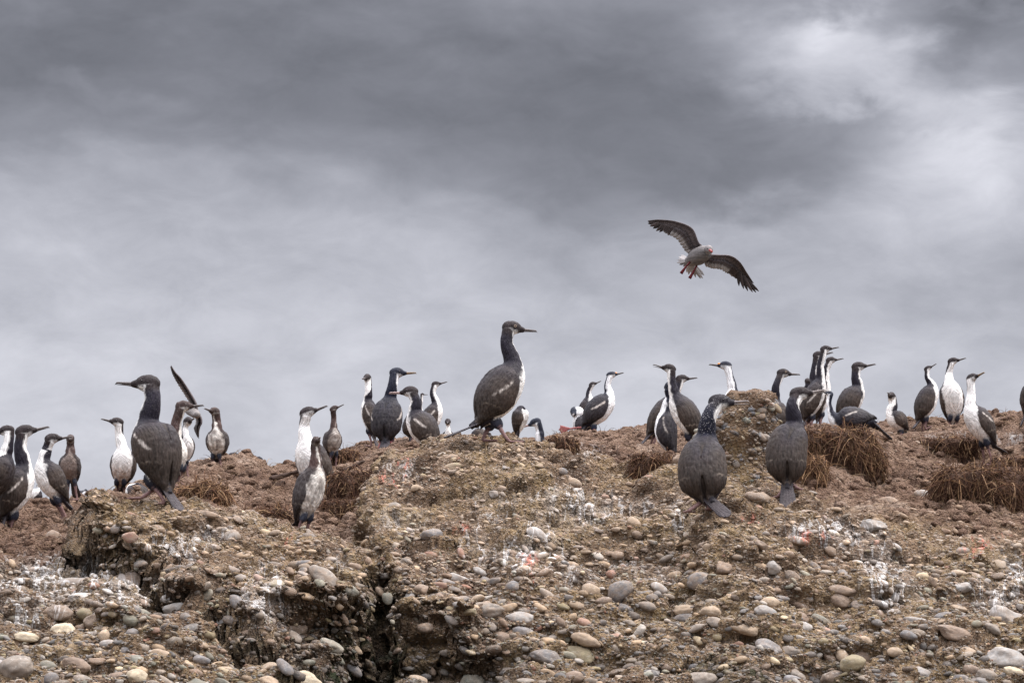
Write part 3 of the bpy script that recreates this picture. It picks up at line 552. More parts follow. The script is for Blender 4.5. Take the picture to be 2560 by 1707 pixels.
# (u, v, half width, half height, tilt deg, colour, faceted, words)
HERO = [(51,1676,51,33,0,'warm grey',0,'largest speckled round'),(163,1585,42,31,-35,'cream',1,'jagged two-tone'),(201,1648,36,19,-5,'brown',0,'smooth'),(126,1689,22,16,0,'slate grey',0,'blocky'),(340,1692,30,24,10,'cream',1,'pale lumpy'),
(497,1689,36,22,-25,'greenish grey',1,'wedge-shaped'),(404,1645,32,14,-20,'tan',0,'long tapered'),(505,1661,25,12,-30,'slate grey',0,'slanting'),(709,1632,38,20,-8,'olive',0,'smooth domed'),(781,1665,40,22,-20,'cream',0,'cracked yellowish'),
(260,1585,15,18,0,'tan',0,'upright egg-shaped'),(329,1583,17,11,0,'slate grey',0,'small bluish'),(483,1537,31,16,-5,'pale grey',0,'ribbed'),(399,1530,23,17,-20,'warm grey',1,'chipped'),(146,1531,38,19,-5,'brown',0,'broad flat'),
(216,1542,32,23,0,'dark brown',1,'rough hollowed'),(340,1469,42,21,-18,'brown',1,'peaked'),(314,1502,25,15,-10,'pale grey',0,'smooth'),(208,1484,42,16,-12,'white-streaked grey',1,'slab-like'),(183,1440,44,17,-12,'white-streaked grey',1,'long whitened'),
(580,1347,20,19,-30,'warm grey',0,'standing oval'),(574,1420,30,16,5,'slate grey',0,'rounded'),(594,1444,19,11,-10,'pale grey',0,'whitish'),(428,1427,23,9,-5,'warm grey',0,'flat oblong'),(327,1323,16,11,0,'slate grey',0,'small oval'),(303,1290,18,12,0,'warm grey',0,'round rim'),
(815,1466,40,20,-45,'warm grey',0,'steeply tilted long'),(744,1495,29,26,0,'brown',1,'boxy'),(649,1541,18,16,0,'slate grey',0,'round'),(817,1557,33,16,0,'greenish grey',1,'crazed greenish'),(746,1561,19,19,-20,'dark',0,'near-black'),(64,1599,31,13,-8,'cream',0,'flattened'),
(29,1630,32,10,12,'greenish grey',0,'long thin'),(311,1619,14,11,0,'slate grey',0,'little bluish'),(512,1299,32,10,0,'brown',0,'long rim'),(1202,1523,59,28,-4,'warm grey',0,'largest cracked oval'),(1301,1556,40,18,-20,'pale grey',0,'ridged'),(1308,1587,31,14,-20,'slate grey',0,'smooth slanted'),
(1182,1636,35,31,10,'greenish grey',0,'big two-coloured round'),(1365,1633,44,20,-5,'slate grey',1,'rough fractured'),(1447,1634,41,20,-32,'olive',0,'sharp-ended'),(1465,1607,38,14,-25,'tan',0,'long knobbed'),(1272,1644,30,15,-5,'dark',1,'broken black'),(1328,1645,22,14,5,'reddish brown',1,'rusty'),
(1546,1475,27,29,-40,'slate grey',0,'big dark round'),(1475,1492,24,18,0,'tan',0,'cracked round'),(1281,1463,17,14,0,'slate grey',0,'round'),(1144,1439,31,17,-20,'pale grey',1,'pointed'),(1060,1461,26,16,-20,'brown',1,'stub-ended'),(1023,1485,12,13,0,'pale grey',0,'small ball-like'),
(1078,1331,29,13,3,'slate grey',0,'low oval'),(1345,1333,27,17,-25,'white-streaked grey',0,'dropping-streaked'),(1213,1686,34,14,-45,'reddish brown',1,'splintery'),(1560,1527,30,12,-25,'slate grey',0,'long slanted'),(1608,1603,27,15,-15,'cream',0,'yellowish egg'),(1630,1695,33,16,-8,'dark',0,'wide dark'),
(1438,1698,24,17,0,'brown',0,'bottom-edge'),(1312,1700,26,12,0,'warm grey',0,'bottom-edge flat'),(1389,1382,19,13,-15,'pinkish',0,'rosy'),(1473,1271,16,14,0,'dark brown',1,'tent-shaped'),(1114,1159,30,12,-8,'olive',0,'long half-buried'),(1432,1207,21,14,-10,'tan',0,'rounded'),(1403,1187,14,10,0,'slate grey',0,'dark oval'),
(1235,1230,13,11,0,'pale grey',1,'chunky'),(986,1256,22,15,-5,'warm grey',0,'cone-shaped'),(884,1503,21,12,-15,'greenish grey',0,'pale oval'),(871,1576,17,17,0,'greenish grey',1,'split'),(1756,1452,42,23,-8,'slate grey',0,'largest dark flat-topped'),(1781,1537,27,15,-12,'tan',0,'smooth oval'),(1715,1527,30,14,-8,'tan',0,'broad'),
(1710,1544,28,12,-10,'slate grey',0,'tucked-under'),(1920,1617,35,22,-10,'slate grey',0,'big veined'),(1863,1575,35,14,-5,'tan',0,'wide flat'),(1978,1626,31,14,-8,'warm grey',0,'long'),(1750,1696,46,20,0,'warm grey',0,'big veined bottom-edge'),(1993,1693,27,19,-10,'slate grey',0,'bluish bottom-edge'),(2085,1690,34,20,0,'dark brown',0,'mossy mottled'),
(2138,1672,31,22,-10,'olive',0,'dark mossy'),(2100,1502,29,17,-25,'brown',0,'jutting'),(2104,1487,38,12,-12,'brown',0,'upper of two stacked'),(2351,1527,28,11,-5,'slate grey',0,'pill-shaped'),(2261,1594,23,11,0,'slate grey',0,'plain oval'),(2510,1532,44,31,-15,'white-streaked grey',1,'big whitened angular'),(2515,1645,62,29,-15,'pale grey',1,'largest pale slab-like'),
(2184,1299,36,18,-12,'pale grey',1,'smooth bluish'),(2131,1280,17,13,0,'brown',1,'blocky'),(2307,1240,25,14,-18,'pale grey',0,'pale oval'),(2224,1253,23,13,-25,'brown',0,'slanting dusty'),(1901,1236,23,16,-5,'warm grey',0,'round'),(1870,1255,23,11,0,'brown',0,'half-buried'),(2022,1282,25,12,-8,'brown',0,'flat'),(1997,1353,24,11,-15,'brown',0,'whitened-edge'),
(1934,1414,19,18,-30,'pale grey',1,'pointed'),(1805,1422,27,18,-5,'brown',1,'knobbly'),(1924,1498,24,15,10,'tan',0,'half-sunk'),(1916,1527,28,14,-10,'pale grey',0,'pale flat'),(2300,1550,42,11,-20,'pale grey',0,'long pale sliver-like'),(2238,1638,21,12,-5,'tan',0,'sandy oval'),(2155,1638,31,15,-15,'brown',0,'long'),(2430,1665,24,14,-20,'brown',0,'smooth'),
(2471,1684,29,18,-10,'warm grey',0,'rounded'),(2536,1682,27,12,-10,'cream',0,'pale bottom-edge'),(2387,1579,48,19,-12,'brown',1,'big pitted'),(2060,1541,27,11,-18,'greenish grey',0,'slanted'),(190,1370,22,12,0,'brown',0,'dusty'),(135,1345,22,20,-30,'brown',0,'soil-covered'),(1700,1150,20,14,0,'brown',0,'dusty')]
LAND = [(100, 1600, 'on the near left slab'), (300, 1680, 'at the near left slab bottom'), (560, 1660, 'left of the bottom crack'), (250, 1470, 'atop the left slab by the crack'), (370, 1300, 'under the large left cormorant'), (560, 1400, 'on the block above the crack'),
        (760, 1520, 'left of the dark gully'), (1000, 1280, 'on the centre rock left shoulder'), (1240, 1180, 'just under the tallest cormorant'), (1200, 1350, 'halfway down the centre rock'), (1080, 1500, 'just right of the dark gully'), (1180, 1660, 'at the centre rock foot'),
        (1420, 1230, 'on the slope right of centre'), (1450, 1400, 'in the white-splashed middle slope'), (1420, 1560, 'low in the middle slope'), (1500, 1690, 'at the bottom middle edge'), (1650, 1350, 'just below the navy-necked cormorant'), (1760, 1500, 'far below the navy-necked cormorant'), (1750, 1680, 'at the bottom right of centre'),
        (1900, 1260, "beside the charcoal cormorant's tail"), (1980, 1420, 'halfway below the charcoal cormorant'), (1990, 1620, 'low on the right slope'), (2180, 1280, 'below the right nests'), (2250, 1450, 'on the white-stained right slope'), (2300, 1620, 'low at the right'), (2480, 1330, 'at right below the largest nest'), (2480, 1500, 'high at the right edge'), (2500, 1660, 'in the bottom right corner'), (120, 1370, 'on the brown soil at left'), (2300, 1180, 'among the right nests')]
STONES = []    # (u, v, size, colour, words, V, F, centre)
used = []
def dirt_of(v): return float(np.clip(1.0-(v-1150)/600., .22, .95))
def add_stone(u, v, rx, ry, ang, colr, fac, words, seed):
    Y = hit(u, v + ry*.2); p, n = surf(u, Y)
    n = n*.55 + np.array([0, -.35, .45]); n /= np.linalg.norm(n)
    k = Y/F_; fr = frame_from(n, R(ang)); a = rx*k; bb = ry*k*1.12
    Vs, Fc = stone_mesh(a, bb, bb*.82, seed, fac*.9, 4 if rx > 26 else 3)
    Vs = Vs@fr.T; c = p + n*bb*.02
    STONES.append((u, v, rx*ry, colr, words, Vs, Fc, c)); used.append((c, max(a, bb)))
for i, h in enumerate(HERO): add_stone(*h[:6], h[6], h[7], i+1)

# random pebbles: area-weighted over the mapped rock surface, larger ones kept apart
dA = np.linalg.norm(np.cross(dx, dy), axis=-1)
front = (GV < 1730) & (GU > -40) & (GU < 2600) & (GV <= VIS + 14) & (GY < 24)
patch = .55+.9*sstep(-.35, .45, fbm(V, 2.6, 3, 303))
dens = dA*front*((1-GS)*patch + GS*.05)*(1+.9*sstep(1330, 1620, GV))*(1-.93*sstep(.3, .6, GD))
pflat = (dens/dens.sum()).ravel(); cdf = np.cumsum(pflat)
NAMES = list(CN)
wts_low = np.array([.23, .16, .07, .09, .13, .09, .11, .025, .05, .02, .07, .01, .01]); wts_low /= wts_low.sum()
wts_up = np.array([.07, .20, .04, .22, .22, .02, .04, .03, .06, .03, .05, .01, .01]); wts_up /= wts_up.sum()
CG = {}
def ckey(c): return (int(c[0]//.12), int(c[1]//.12), int(c[2]//.12))
def fits(c, r, tight):
    k0 = ckey(c)
    for a in (-1, 0, 1):
        for b_ in (-1, 0, 1):
            for d in (-1, 0, 1):
                for (q, rr) in CG.get((k0[0]+a, k0[1]+b_, k0[2]+d), ()):
                    if (q[0]-c[0])**2+(q[1]-c[1])**2+(q[2]-c[2])**2 < (tight*(rr+r))**2: return False
    return True
for c, r in used: CG.setdefault(ckey(c), []).append((c, r))
NP = 60000
sizes = np.sort(.0064*(1-RNG.random(NP))**(-1/2.35))[::-1]; sizes = np.minimum(sizes, .043*(.55+.5*RNG.random(NP))); sizes = np.sort(sizes)[::-1]
cand = np.searchsorted(cdf, RNG.random(NP*2)); ci = 0
S2, F2 = ico(2); S1, F1 = ico(1)
S2j = [S2*(1+.16*fbm(S2*1.2+s*5.1, 1, 2, s)[:, None]) for s in range(24)]
S1j = [S1*(1+.2*vnoise(S1*1.2+s*5.1, s)[:, None]) for s in range(24)]
for s in [k for k in range(24) if k % 3 != 1]:
    r = np.random.default_rng(s)
    for _ in range(4+s % 5):
        n = r.normal(size=3); n /= np.linalg.norm(n)
        for L in (S2j, S1j): L[s] = L[s]-np.outer(np.maximum(L[s]@n-.66, 0), n)
stuff = []; nind = 0
MOSSf = MOSS.ravel()
Vf, Nf, GUf, GVf, GSf, GDf = V.reshape(-1, 3), N_.reshape(-1, 3), GU.ravel(), GV.ravel(), GS.ravel(), GD.ravel()
for s_ in sizes:
    ok = False
    for _ in range(3):
        if ci >= len(cand): break
        k = cand[ci]; ci += 1
        c = Vf[k]
        s2_ = s_*(.66+.34*float(sstep(1180, 1520, GVf[k])))
        if s2_ < .013 or fits(c, s2_, .80): ok = True; s_ = s2_; break
    if not ok: continue
    n = Nf[k]; u, v = GUf[k], GVf[k]
    if s_ >= .013: CG.setdefault(ckey(c), []).append((c, s_))
    nb = n*.6 + np.array([0, -.3, .5]); nb /= np.linalg.norm(nb)
    fr = frame_from(unit0(nb+RNG.normal(size=3)*.22), RNG.normal(-.28, .36)); asp = RNG.uniform(.5, .85); fl = RNG.uniform(.34, .68)
    lowf = np.clip((v-1250)/300, 0, 1); wt = wts_low*lowf+wts_up*(1-lowf); cn = RNG.choice(len(NAMES), p=wt); colr = np.array(CN[NAMES[cn]])
    if GSf[k] > .5: colr = colr*.25+np.array([.17, .10, .07])*.75
    if nind < 195 and s_ > .017 and GSf[k] < .5 and v < 1700 and 5 < u < 2555:
        sd_ = int(1000+nind); Vs, Fc = stone_mesh(s_*1.15, s_*asp, s_*fl, sd_, .9 if nind % 3 == 0 else 0, 3)
        STONES.append((u, v, s_*s_*1e5, NAMES[cn], ('angular' if nind % 3 == 0 else 'flat oval' if fl < .55 else 'long' if asp < .65 else 'rounded'), Vs@fr.T, Fc, c+nb*s_*RNG.uniform(-.12, .12))); nind += 1
        continue
    base, Fc = (S2j[int(RNG.integers(24))], F2) if s_ > .0125 else (S1j[int(RNG.integers(24))], F1)
    Vs = (base*np.array([s_*1.2, s_*asp, s_*fl]))@fr.T + c + nb*s_*RNG.uniform(-.50, .06)
    mf = .34-.22*float(lowf); colr = colr*(.85+.15*float(lowf))+np.array([.225, .165, .12])*mf; colr = colr*RNG.uniform(.66, 1.30)*(1-.14*float(lowf))*np.array([1.06, 1., .91])*(1-.68*min(1., MOSSf[k]))
    stuff.append((Vs, Fc, {'Col': np.tile(colr, (len(Vs), 1)), 'dirt': np.full(len(Vs), np.clip(dirt_of(v)*RNG.uniform(.4, 1.4), 0, 1))}))
Vs, Fs, A = merge(stuff); uu, vv = UV(Vs); A['stain'] = stain(uu, vv)
tag(link('pebbles', mesh_from('pebbles', Vs, Fs, M['stone'], True, A)), 'countless small mixed pebbles cemented in the sandy brown rock face', 'pebbles', kind='stuff')
del stuff

def place_of(u, v): return min(LAND, key=lambda L: ((L[0]-u)/1.2)**2+((L[1]-v)*1.3)**2)[2]
labs = {}
base_l = []
for (u, v, sz, colr, words, *_r) in STONES:
    sw = 'large' if sz > 900 else 'medium' if sz > 330 else 'small'
    if 'largest' in words or 'big' in words or 'small' in words or 'little' in words: sw = ''
    cw = '' if any(x in words for x in ('dark', 'black', 'pale', 'rusty', 'bluish', 'rosy', 'yellowish', 'whit', 'greenish')) and colr.split()[0] in ('dark', 'pale', 'white-streaked', 'pinkish', 'reddish') else colr
    sw = ''
    base_l.append(' '.join(f'{sw} {words} {cw} cobble {place_of(u, v)}'.split()))
order = {}
for i, l in enumerate(base_l): order.setdefault(l, []).append(i)
final = list(base_l)
for l, ids in order.items():
    if len(ids) > 1:
        ids = sorted(ids, key=lambda i: STONES[i][0]); nm = {2: ['left one', 'right one'], 3: ['left one', 'middle one', 'right one']}.get(len(ids))
        for k, i in enumerate(ids):
            if nm: final[i] = l + ', ' + nm[k]
            else: final[i] = l + ', ' + ['leftmost', 'second from left', 'third from left', 'fourth from left', 'fifth from left', 'sixth from left', 'seventh from left', 'eighth from left'][min(k, 7)]
for i, (u, v, sz, colr, words, Vs, Fc, c) in enumerate(STONES):
    cc = (np.array(CN[colr])*.8+np.array([.215, .165, .12])*.22)*random.uniform(.85, 1.25); n = len(Vs); w3 = Vs+c; uu, vv = UV(w3)
    me = mesh_from('cobble', Vs, Fc, M['stone'], True, {'Col': np.tile(cc, (n, 1)), 'dirt': np.full(n, min(1., .15+dirt_of(v)*random.uniform(.4, 1.))), 'stain': stain(uu, vv)})
    tag(link('cobble', me, None, c), final[i], 'stone', 'cobbles set in the conglomerate rock')

# ------------------------------------------------------------------ conglomerate boulder behind the navy-necked bird
def pebbled_rock(name, outline, Yc, thick, label, npeb, seed):
    """outline: (v, u_left, u_right) rows -> a lumpy block with its own depth"""
    rows = 46; ang = 80; vs = np.linspace(outline[0][0], outline[-1][0], rows)
    ul = np.interp(vs, [o[0] for o in outline], [o[1] for o in outline]); ur = np.interp(vs, [o[0] for o in outline], [o[2] for o in outline])
    c = P((ul+ur)/2, vs, Yc); rw = (ur-ul)/2*Yc/F_
    org = P((ul[-1]+ur[-1])/2, vs[-1], Yc)
    th = np.linspace(0, 2*np.pi, ang, endpoint=False); se = lambda x: np.sign(x)*np.abs(x)**.7
    tk = np.interp(np.linspace(0, 1, rows), [0, .15, 1], [.85, 1., 1.15])*thick
    Vv = np.stack([c[:, None, 0]+rw[:, None]*se(np.cos(th)), c[:, None, 1]+tk[:, None]*se(np.sin(th)), np.repeat(c[:, 2:3], ang, 1)], -1)
    rg = np.random.default_rng(seed)
    Vv[..., :2] = c[:, None, :2]+(Vv[..., :2]-c[:, None, :2])*(1+.17*fbm(Vv, 6, 4, seed, .6)[..., None])
    Vv[..., :2] = c[:, None, :2]+(Vv[..., :2]-c[:, None, :2])*(1+.05*fbm(Vv, 26, 3, seed+3)[..., None])
    Vv[..., 2] += (fbm(Vv, 8, 3, seed+5)*.045+.03*(Vv[..., 0:1]-c[:, None, 0:1])[..., 0]/.12)*np.linspace(1, .1, rows)[:, None]
    g = Vv.reshape(-1, 3); id_ = np.arange(rows*ang).reshape(rows, ang); nx = np.roll(id_, -1, 1)
    Fq = np.stack([id_[:-1], id_[1:], nx[1:], nx[:-1]], -1).reshape(-1, 4)
    # domed cap
    caps = []; prev = id_[0]; pts = [g]; off = len(g)
    for k, f in enumerate((.8, .55, .28, .06)):
        ring = c[0]+(Vv[0]-c[0])*f; ring[:, 2] = Vv[0, :, 2]*f+Vv[0, :, 2].mean()*(1-f)+(1-f*f)*.022+fbm(ring, 14, 3, 9)*.02
        pts.append(ring); cur = np.arange(ang)+off; off += ang
        caps.append(np.stack([prev, np.roll(prev, -1), np.roll(cur, -1), cur], -1)); prev = cur
    g = np.concatenate(pts); Fq = np.concatenate([Fq]+caps)
    e = bpy.data.objects.new(name, None); C.objects.link(e); e.location = org; tag(e, label, 'boulder')
    uu, vv = UV(g); n = len(g)
    zc = np.zeros((n, 3)); zc[:, 0] = .35*sstep(1030, 960, vv)
    link('rock_body', mesh_from('rock_body', g-org, Fq, M['ground'], True, {'zone': zc, 'stain': np.zeros((n, 3))}), e)
    nn = np.cross(Vv[1:-1, 2:]-Vv[1:-1, :-2], Vv[2:, 1:-1]-Vv[:-2, 1:-1]); nn /= np.linalg.norm(nn, axis=-1, keepdims=True)+1e-9
    inner = Vv[1:-1, 1:-1]; out = inner-c[1:-1, None]; out[..., 2] = 0; nn *= np.sign((nn*out).sum(-1, keepdims=True))
    parts = []
    for s_ in np.sort(.009*(1-rg.random(npeb))**(-1/1.9))[::-1]:
        s_ = min(s_*.8, .030); i, j = rg.integers(int(inner.shape[0]*.12), inner.shape[0]), rg.integers(inner.shape[1])
        n_ = nn[i, j]*.7+np.array([0, -.2, .4]); n_ /= np.linalg.norm(n_); fr = frame_from(n_, rg.normal(-.15, .4))
        Vs = (S2j[int(rg.integers(24))]*np.array([s_*1.2, s_*rg.uniform(.55, .9), s_*rg.uniform(.45, .8)]))@fr.T+inner[i, j]-org
        colr = np.array(CN[NAMES[rg.choice(len(NAMES), p=wts_low)]])*rg.uniform(.8, 1.2)
        parts.append((Vs, F2, {'Col': np.tile(colr, (len(Vs), 1)), 'dirt': np.full(len(Vs), rg.uniform(.3, .9)), 'stain': np.zeros((len(Vs), 3))}))
    Vs, Fs, A = merge(parts)
    tag(link('embedded_pebbles', mesh_from('embedded_pebbles', Vs, Fs, M['stone'], True, A), e), kind='stuff')
pebbled_rock('boulder', [(984, 1812, 1921), (1000, 1803, 1925), (1035, 1796, 1925), (1052, 1748, 1924), (1090, 1732, 1922), (1130, 1745, 1928), (1180, 1765, 1940), (1230, 1760, 1950)], 16.75, .20, 'tall brown pebble-studded boulder between the two large birds seen from behind', 900, 5)

# ------------------------------------------------------------------ nests and straw
def strands(roots, dirs, lens, rad, cols, rg, droop=.35, seg=4):
    """thin bent stalks with three sides, joined"""
    n = len(roots); t_ = np.linspace(0, 1, seg+1)
    p = roots[:, None]+dirs[:, None]*lens[:, None, None]*t_[None, :, None]
    p[..., 2] -= droop*lens[:, None]*t_[None]**2
    bend = rg.normal(size=(n, 3))*.16; p += bend[:, None]*lens[:, None, None]*(t_*(1-t_))[None, :, None]*2
    a = np.cross(dirs, rg.normal(size=(n, 3))); a /= np.linalg.norm(a, axis=1, keepdims=True)+1e-9; b_ = np.cross(dirs, a)
    th = np.arange(3)*2*np.pi/3; rr = rad[:, None]*(1-.6*t_[None])
    V_ = p[:, :, None]+rr[..., None, None]*(np.cos(th)[None, None, :, None]*a[:, None, None]+np.sin(th)[None, None, :, None]*b_[:, None, None])
    idl = np.arange(n*(seg+1)*3).reshape(n, seg+1, 3); nx = np.roll(idl, -1, 2)
    Fq = np.stack([idl[:, :-1], nx[:, :-1], nx[:, 1:], idl[:, 1:]], -1).reshape(-1, 4)
    return V_.reshape(-1, 3), Fq, {'Col': np.repeat(cols, (seg+1)*3, 0)}
STRAW = np.array([[.20, .125, .07], [.28, .19, .11], [.12, .07, .045], [.36, .26, .16], [.08, .045, .03], [.15, .085, .055]])
def nest(u, vt, Y, hw, hh, label, n, pale=.5, seed=0):
    rg = np.random.default_rng(100+seed); vb = vt+hh*2; Y = Y if seed in (1, 5) else min(Y, hit(u, vb)+.72*hw*Y/F_); k = Y/F_; rx, rz = hw*k, hh*2*k*.80; ry = rx*.75
    top = P(u, vt, Y); org = top-np.array([0, 0, rz*1.02])
    S, Fc = ico(4); p = S.copy(); zz = p[:, 2].copy()
    r = 1+.20*fbm(S*2.0+seed, 1, 5, seed, .6)+.07*fbm(S*9, 1, 2, seed+1)
    p = p*r[:, None]; p[:, 2] = np.where(p[:, 2] > .45, .45+(p[:, 2]-.45)*.35, p[:, 2]); p[:, 2] *= 1.5
    p[:, 2] -= .22*np.exp(-(S[:, 0]**2+S[:, 1]**2)/.12)*(S[:, 2] > 0)
    rim = 1+.16*sstep(.0, .6, p[:, 2])-.10*sstep(.2, -.4, p[:, 2]); p[:, :2] *= rim[:, None]
    p = p*np.array([rx, ry, rz*1.05])*np.array([.92, .92, 1])
    e = bpy.data.objects.new('nest', None); C.objects.link(e); e.location = org; tag(e, label, 'nest', 'mud and straw nests on the ridge')
    link('nest_mound', mesh_from('nest_mound', p, Fc, M['nest']), e)
    # stalks leave the rim and hang down the flank
    a = rg.uniform(0, 2*np.pi, n); a = np.where(rg.random(n) < .7, -np.abs(np.mod(a, np.pi)), a); h = rg.beta(1.6, 1.3, n)*1.15-.35
    hr = np.sqrt(np.clip(1-(h/.9)**2, .1, 1))
    nr_ = p/np.array([rx*rx, ry*ry, rz*rz]); nr_ /= np.linalg.norm(nr_, axis=1, keepdims=True)
    wv = np.clip(p[:, 2]/rz+.45, 0, 1)*np.clip(1.25-p[:, 2]/rz*.75, .25, 1)*np.where(nr_[:, 1] < .2, 1., .25); pk = rg.choice(len(p), n, p=wv/wv.sum())
    root = p[pk]+nr_[pk]*rg.uniform(-.004, .010, (n, 1)); a = np.arctan2(nr_[pk, 1], nr_[pk, 0])
    d = np.stack([np.cos(a)*.22, np.sin(a)*.22, -rg.uniform(.1, 1.2, n)], 1)+rg.normal(size=(n, 3))*.55
    nrm_ = np.stack([np.cos(a), np.sin(a), .15+0*a], 1); flat = rg.random(n) < .55
    d2 = rg.normal(size=(n, 3)); d2 -= nrm_*(d2*nrm_).sum(1, keepdims=True); d2[:, 2] -= .5; d[flat] = (d2+nrm_*.12)[flat]
    d /= np.linalg.norm(d, axis=1, keepdims=True)
    ci_ = np.where(rg.random(n) < pale, rg.integers(0, 4, n), rg.integers(2, 6, n)); ci_ = np.where((ci_ == 3) & (rg.random(n) < .5), 4, ci_)
    V_, Fq, A = strands(root, d, rg.beta(1.2, 3.2, n)*rz*1.1+.02, rg.uniform(.0016, .0032, n), STRAW[ci_]*rg.uniform(.45, 1.15, (n, 1))*(1+.30*pale)*np.array([1., .88, .80]), rg)
    tag(link('straw', mesh_from('straw', V_, Fq, M['straw'], True, A), e), kind='stuff')
nest(508, 1208, 16.1, 56, 44, 'straw-fringed nest mound right behind the large left cormorant', 1600, .9, 1)
nest(846, 1122, 18.75, 44, 22, 'ragged nest at the feet of the brown-necked young bird', 600, .5, 2)
nest(885, 1178, 17.75, 60, 34, 'dark rooty nest on the slope left of the centre rock', 900, .25, 3)
nest(850, 1246, 16.9, 52, 26, 'low brown nest right of the mottled downy cormorant', 700, .25, 4)
nest(672, 1266, 15.95, 56, 34, 'shadowed nest left of the mottled downy cormorant', 700, .4, 5)
nest(1406, 1092, 17.6, 38, 20, 'small dark nest just right of the centre rock top', 500, .3, 6)
nest(1628, 1136, 17.2, 56, 28, 'dark nest on the slope under the drooping-winged cormorants', 900, .35, 7)
nest(2098, 1070, 18.0, 98, 48, 'tall nest of roots beneath the cormorant lying down', 2200, .45, 8)
nest(2030, 1138, 17.3, 36, 36, 'narrow golden straw nest right of the charcoal cormorant', 800, 1., 9)
nest(2155, 1124, 17.6, 50, 32, 'nest with a thick straw skirt below the lying cormorant', 1200, .75, 10)
nest(2375, 1092, 19.6, 72, 24, 'flat grey-brown nest left of the white-fronted right bird', 900, .3, 11)
nest(2445, 1165, 17.5, 118, 50, 'largest dark nest hung with straw at the right', 3200, .4, 12)
nest(2545, 1140, 18.6, 60, 18, 'low nest at the right edge behind the largest one', 500, .4, 13)

# loose stalks and rootlets trodden into the soil
msk = (dA*(GS > .6)*front*(1+1.5*(fbm(V, 3, 2, 55) > .1))).ravel(); cdf2 = np.cumsum(msk/msk.sum())
ns = 9000; ids = np.searchsorted(cdf2, RNG.random(ns)); d = RNG.normal(size=(ns, 3)); d[:, 2] = np.abs(d[:, 2])*.35; d /= np.linalg.norm(d, axis=1, keepdims=True)
Vs, Fq2, A = strands(Vf[ids], d, RNG.uniform(.02, .11, ns), RNG.uniform(.0012, .0024, ns), STRAW[RNG.integers(0, 6, ns)]*RNG.uniform(.6, 1.1, (ns, 1)), RNG, .25)
tag(link('dry_stalks', mesh_from('dry_stalks', Vs, Fq2, M['straw'], True, A)), 'short dry stalks and rootlets littering the brown soil', 'dry grass', kind='stuff')
# clods of soil
nc = 2600; ids = np.searchsorted(cdf2, RNG.random(nc)); cl = []
for k in ids:
    s_ = RNG.uniform(.012, .04)**1.0; nb = Nf[k]*.5+np.array([0, 0, .5]); nb /= np.linalg.norm(nb)
    cl.append(((S2j[int(RNG.integers(24))]*np.array([s_*1.2, s_, s_*.7]))@frame_from(nb, RNG.normal(0, .8)).T+Vf[k], F2, {}))
Vs, Fs, _ = merge(cl); Vs = Vs+fbm(Vs, 60, 2, 77)[:, None]*.004; n = len(Vs); uu, vv = UV(Vs); zc = np.zeros((n, 3)); zc[:, 0] = 1
tag(link('soil_clods', mesh_from('soil_clods', Vs, Fs, M['ground'], True, {'zone': zc, 'stain': stain(uu, vv)})), 'crumbly reddish brown clods strewn over the soil ridge', 'soil', kind='stuff')

def branch(pts, Y, r0, label, seed):
    ctr = np.array([P(u, v, Y) for u, v in pts]); tt = np.linspace(0, len(pts)-1, 26); c = np.stack([np.interp(tt, range(len(pts)), ctr[:, i]) for i in range(3)], -1)
    T_ = np.gradient(c, axis=0); T_ /= np.linalg.norm(T_, axis=1, keepdims=True); a = np.cross(T_, [0, 0, 1.]); a /= np.linalg.norm(a, axis=1, keepdims=True); b_ = np.cross(T_, a)
    th = np.linspace(0, 2*np.pi, 12, endpoint=False); rr = r0*np.interp(np.linspace(0, 1, 26), [0, .1, .9, 1], [.2, 1, .7, .1])
    Vv = c[:, None]+rr[:, None, None]*(np.cos(th)[None, :, None]*a[:, None]+np.sin(th)[None, :, None]*b_[:, None]); Vv = Vv+fbm(Vv, 30, 3, seed)[..., None]*r0*.35
    id_ = np.arange(26*12).reshape(26, 12); nx = np.roll(id_, -1, 1); Fq = np.stack([id_[:-1], id_[1:], nx[1:], nx[:-1]], -1).reshape(-1, 4)
    o_ = c[0].copy(); tag(link('driftwood', mesh_from('driftwood', Vv.reshape(-1, 3)-o_, Fq, M['wood']), None, o_), label, 'driftwood')
branch([(670, 1198), (715, 1188), (760, 1172)], 17.6, .016, 'grey weathered stick lying left of the tall white-fronted cormorant', 1)
branch([(855, 1178), (885, 1165), (912, 1152)], 17.5, .014, 'brown broken stick lying on the slope behind the tall white-fronted cormorant', 2)

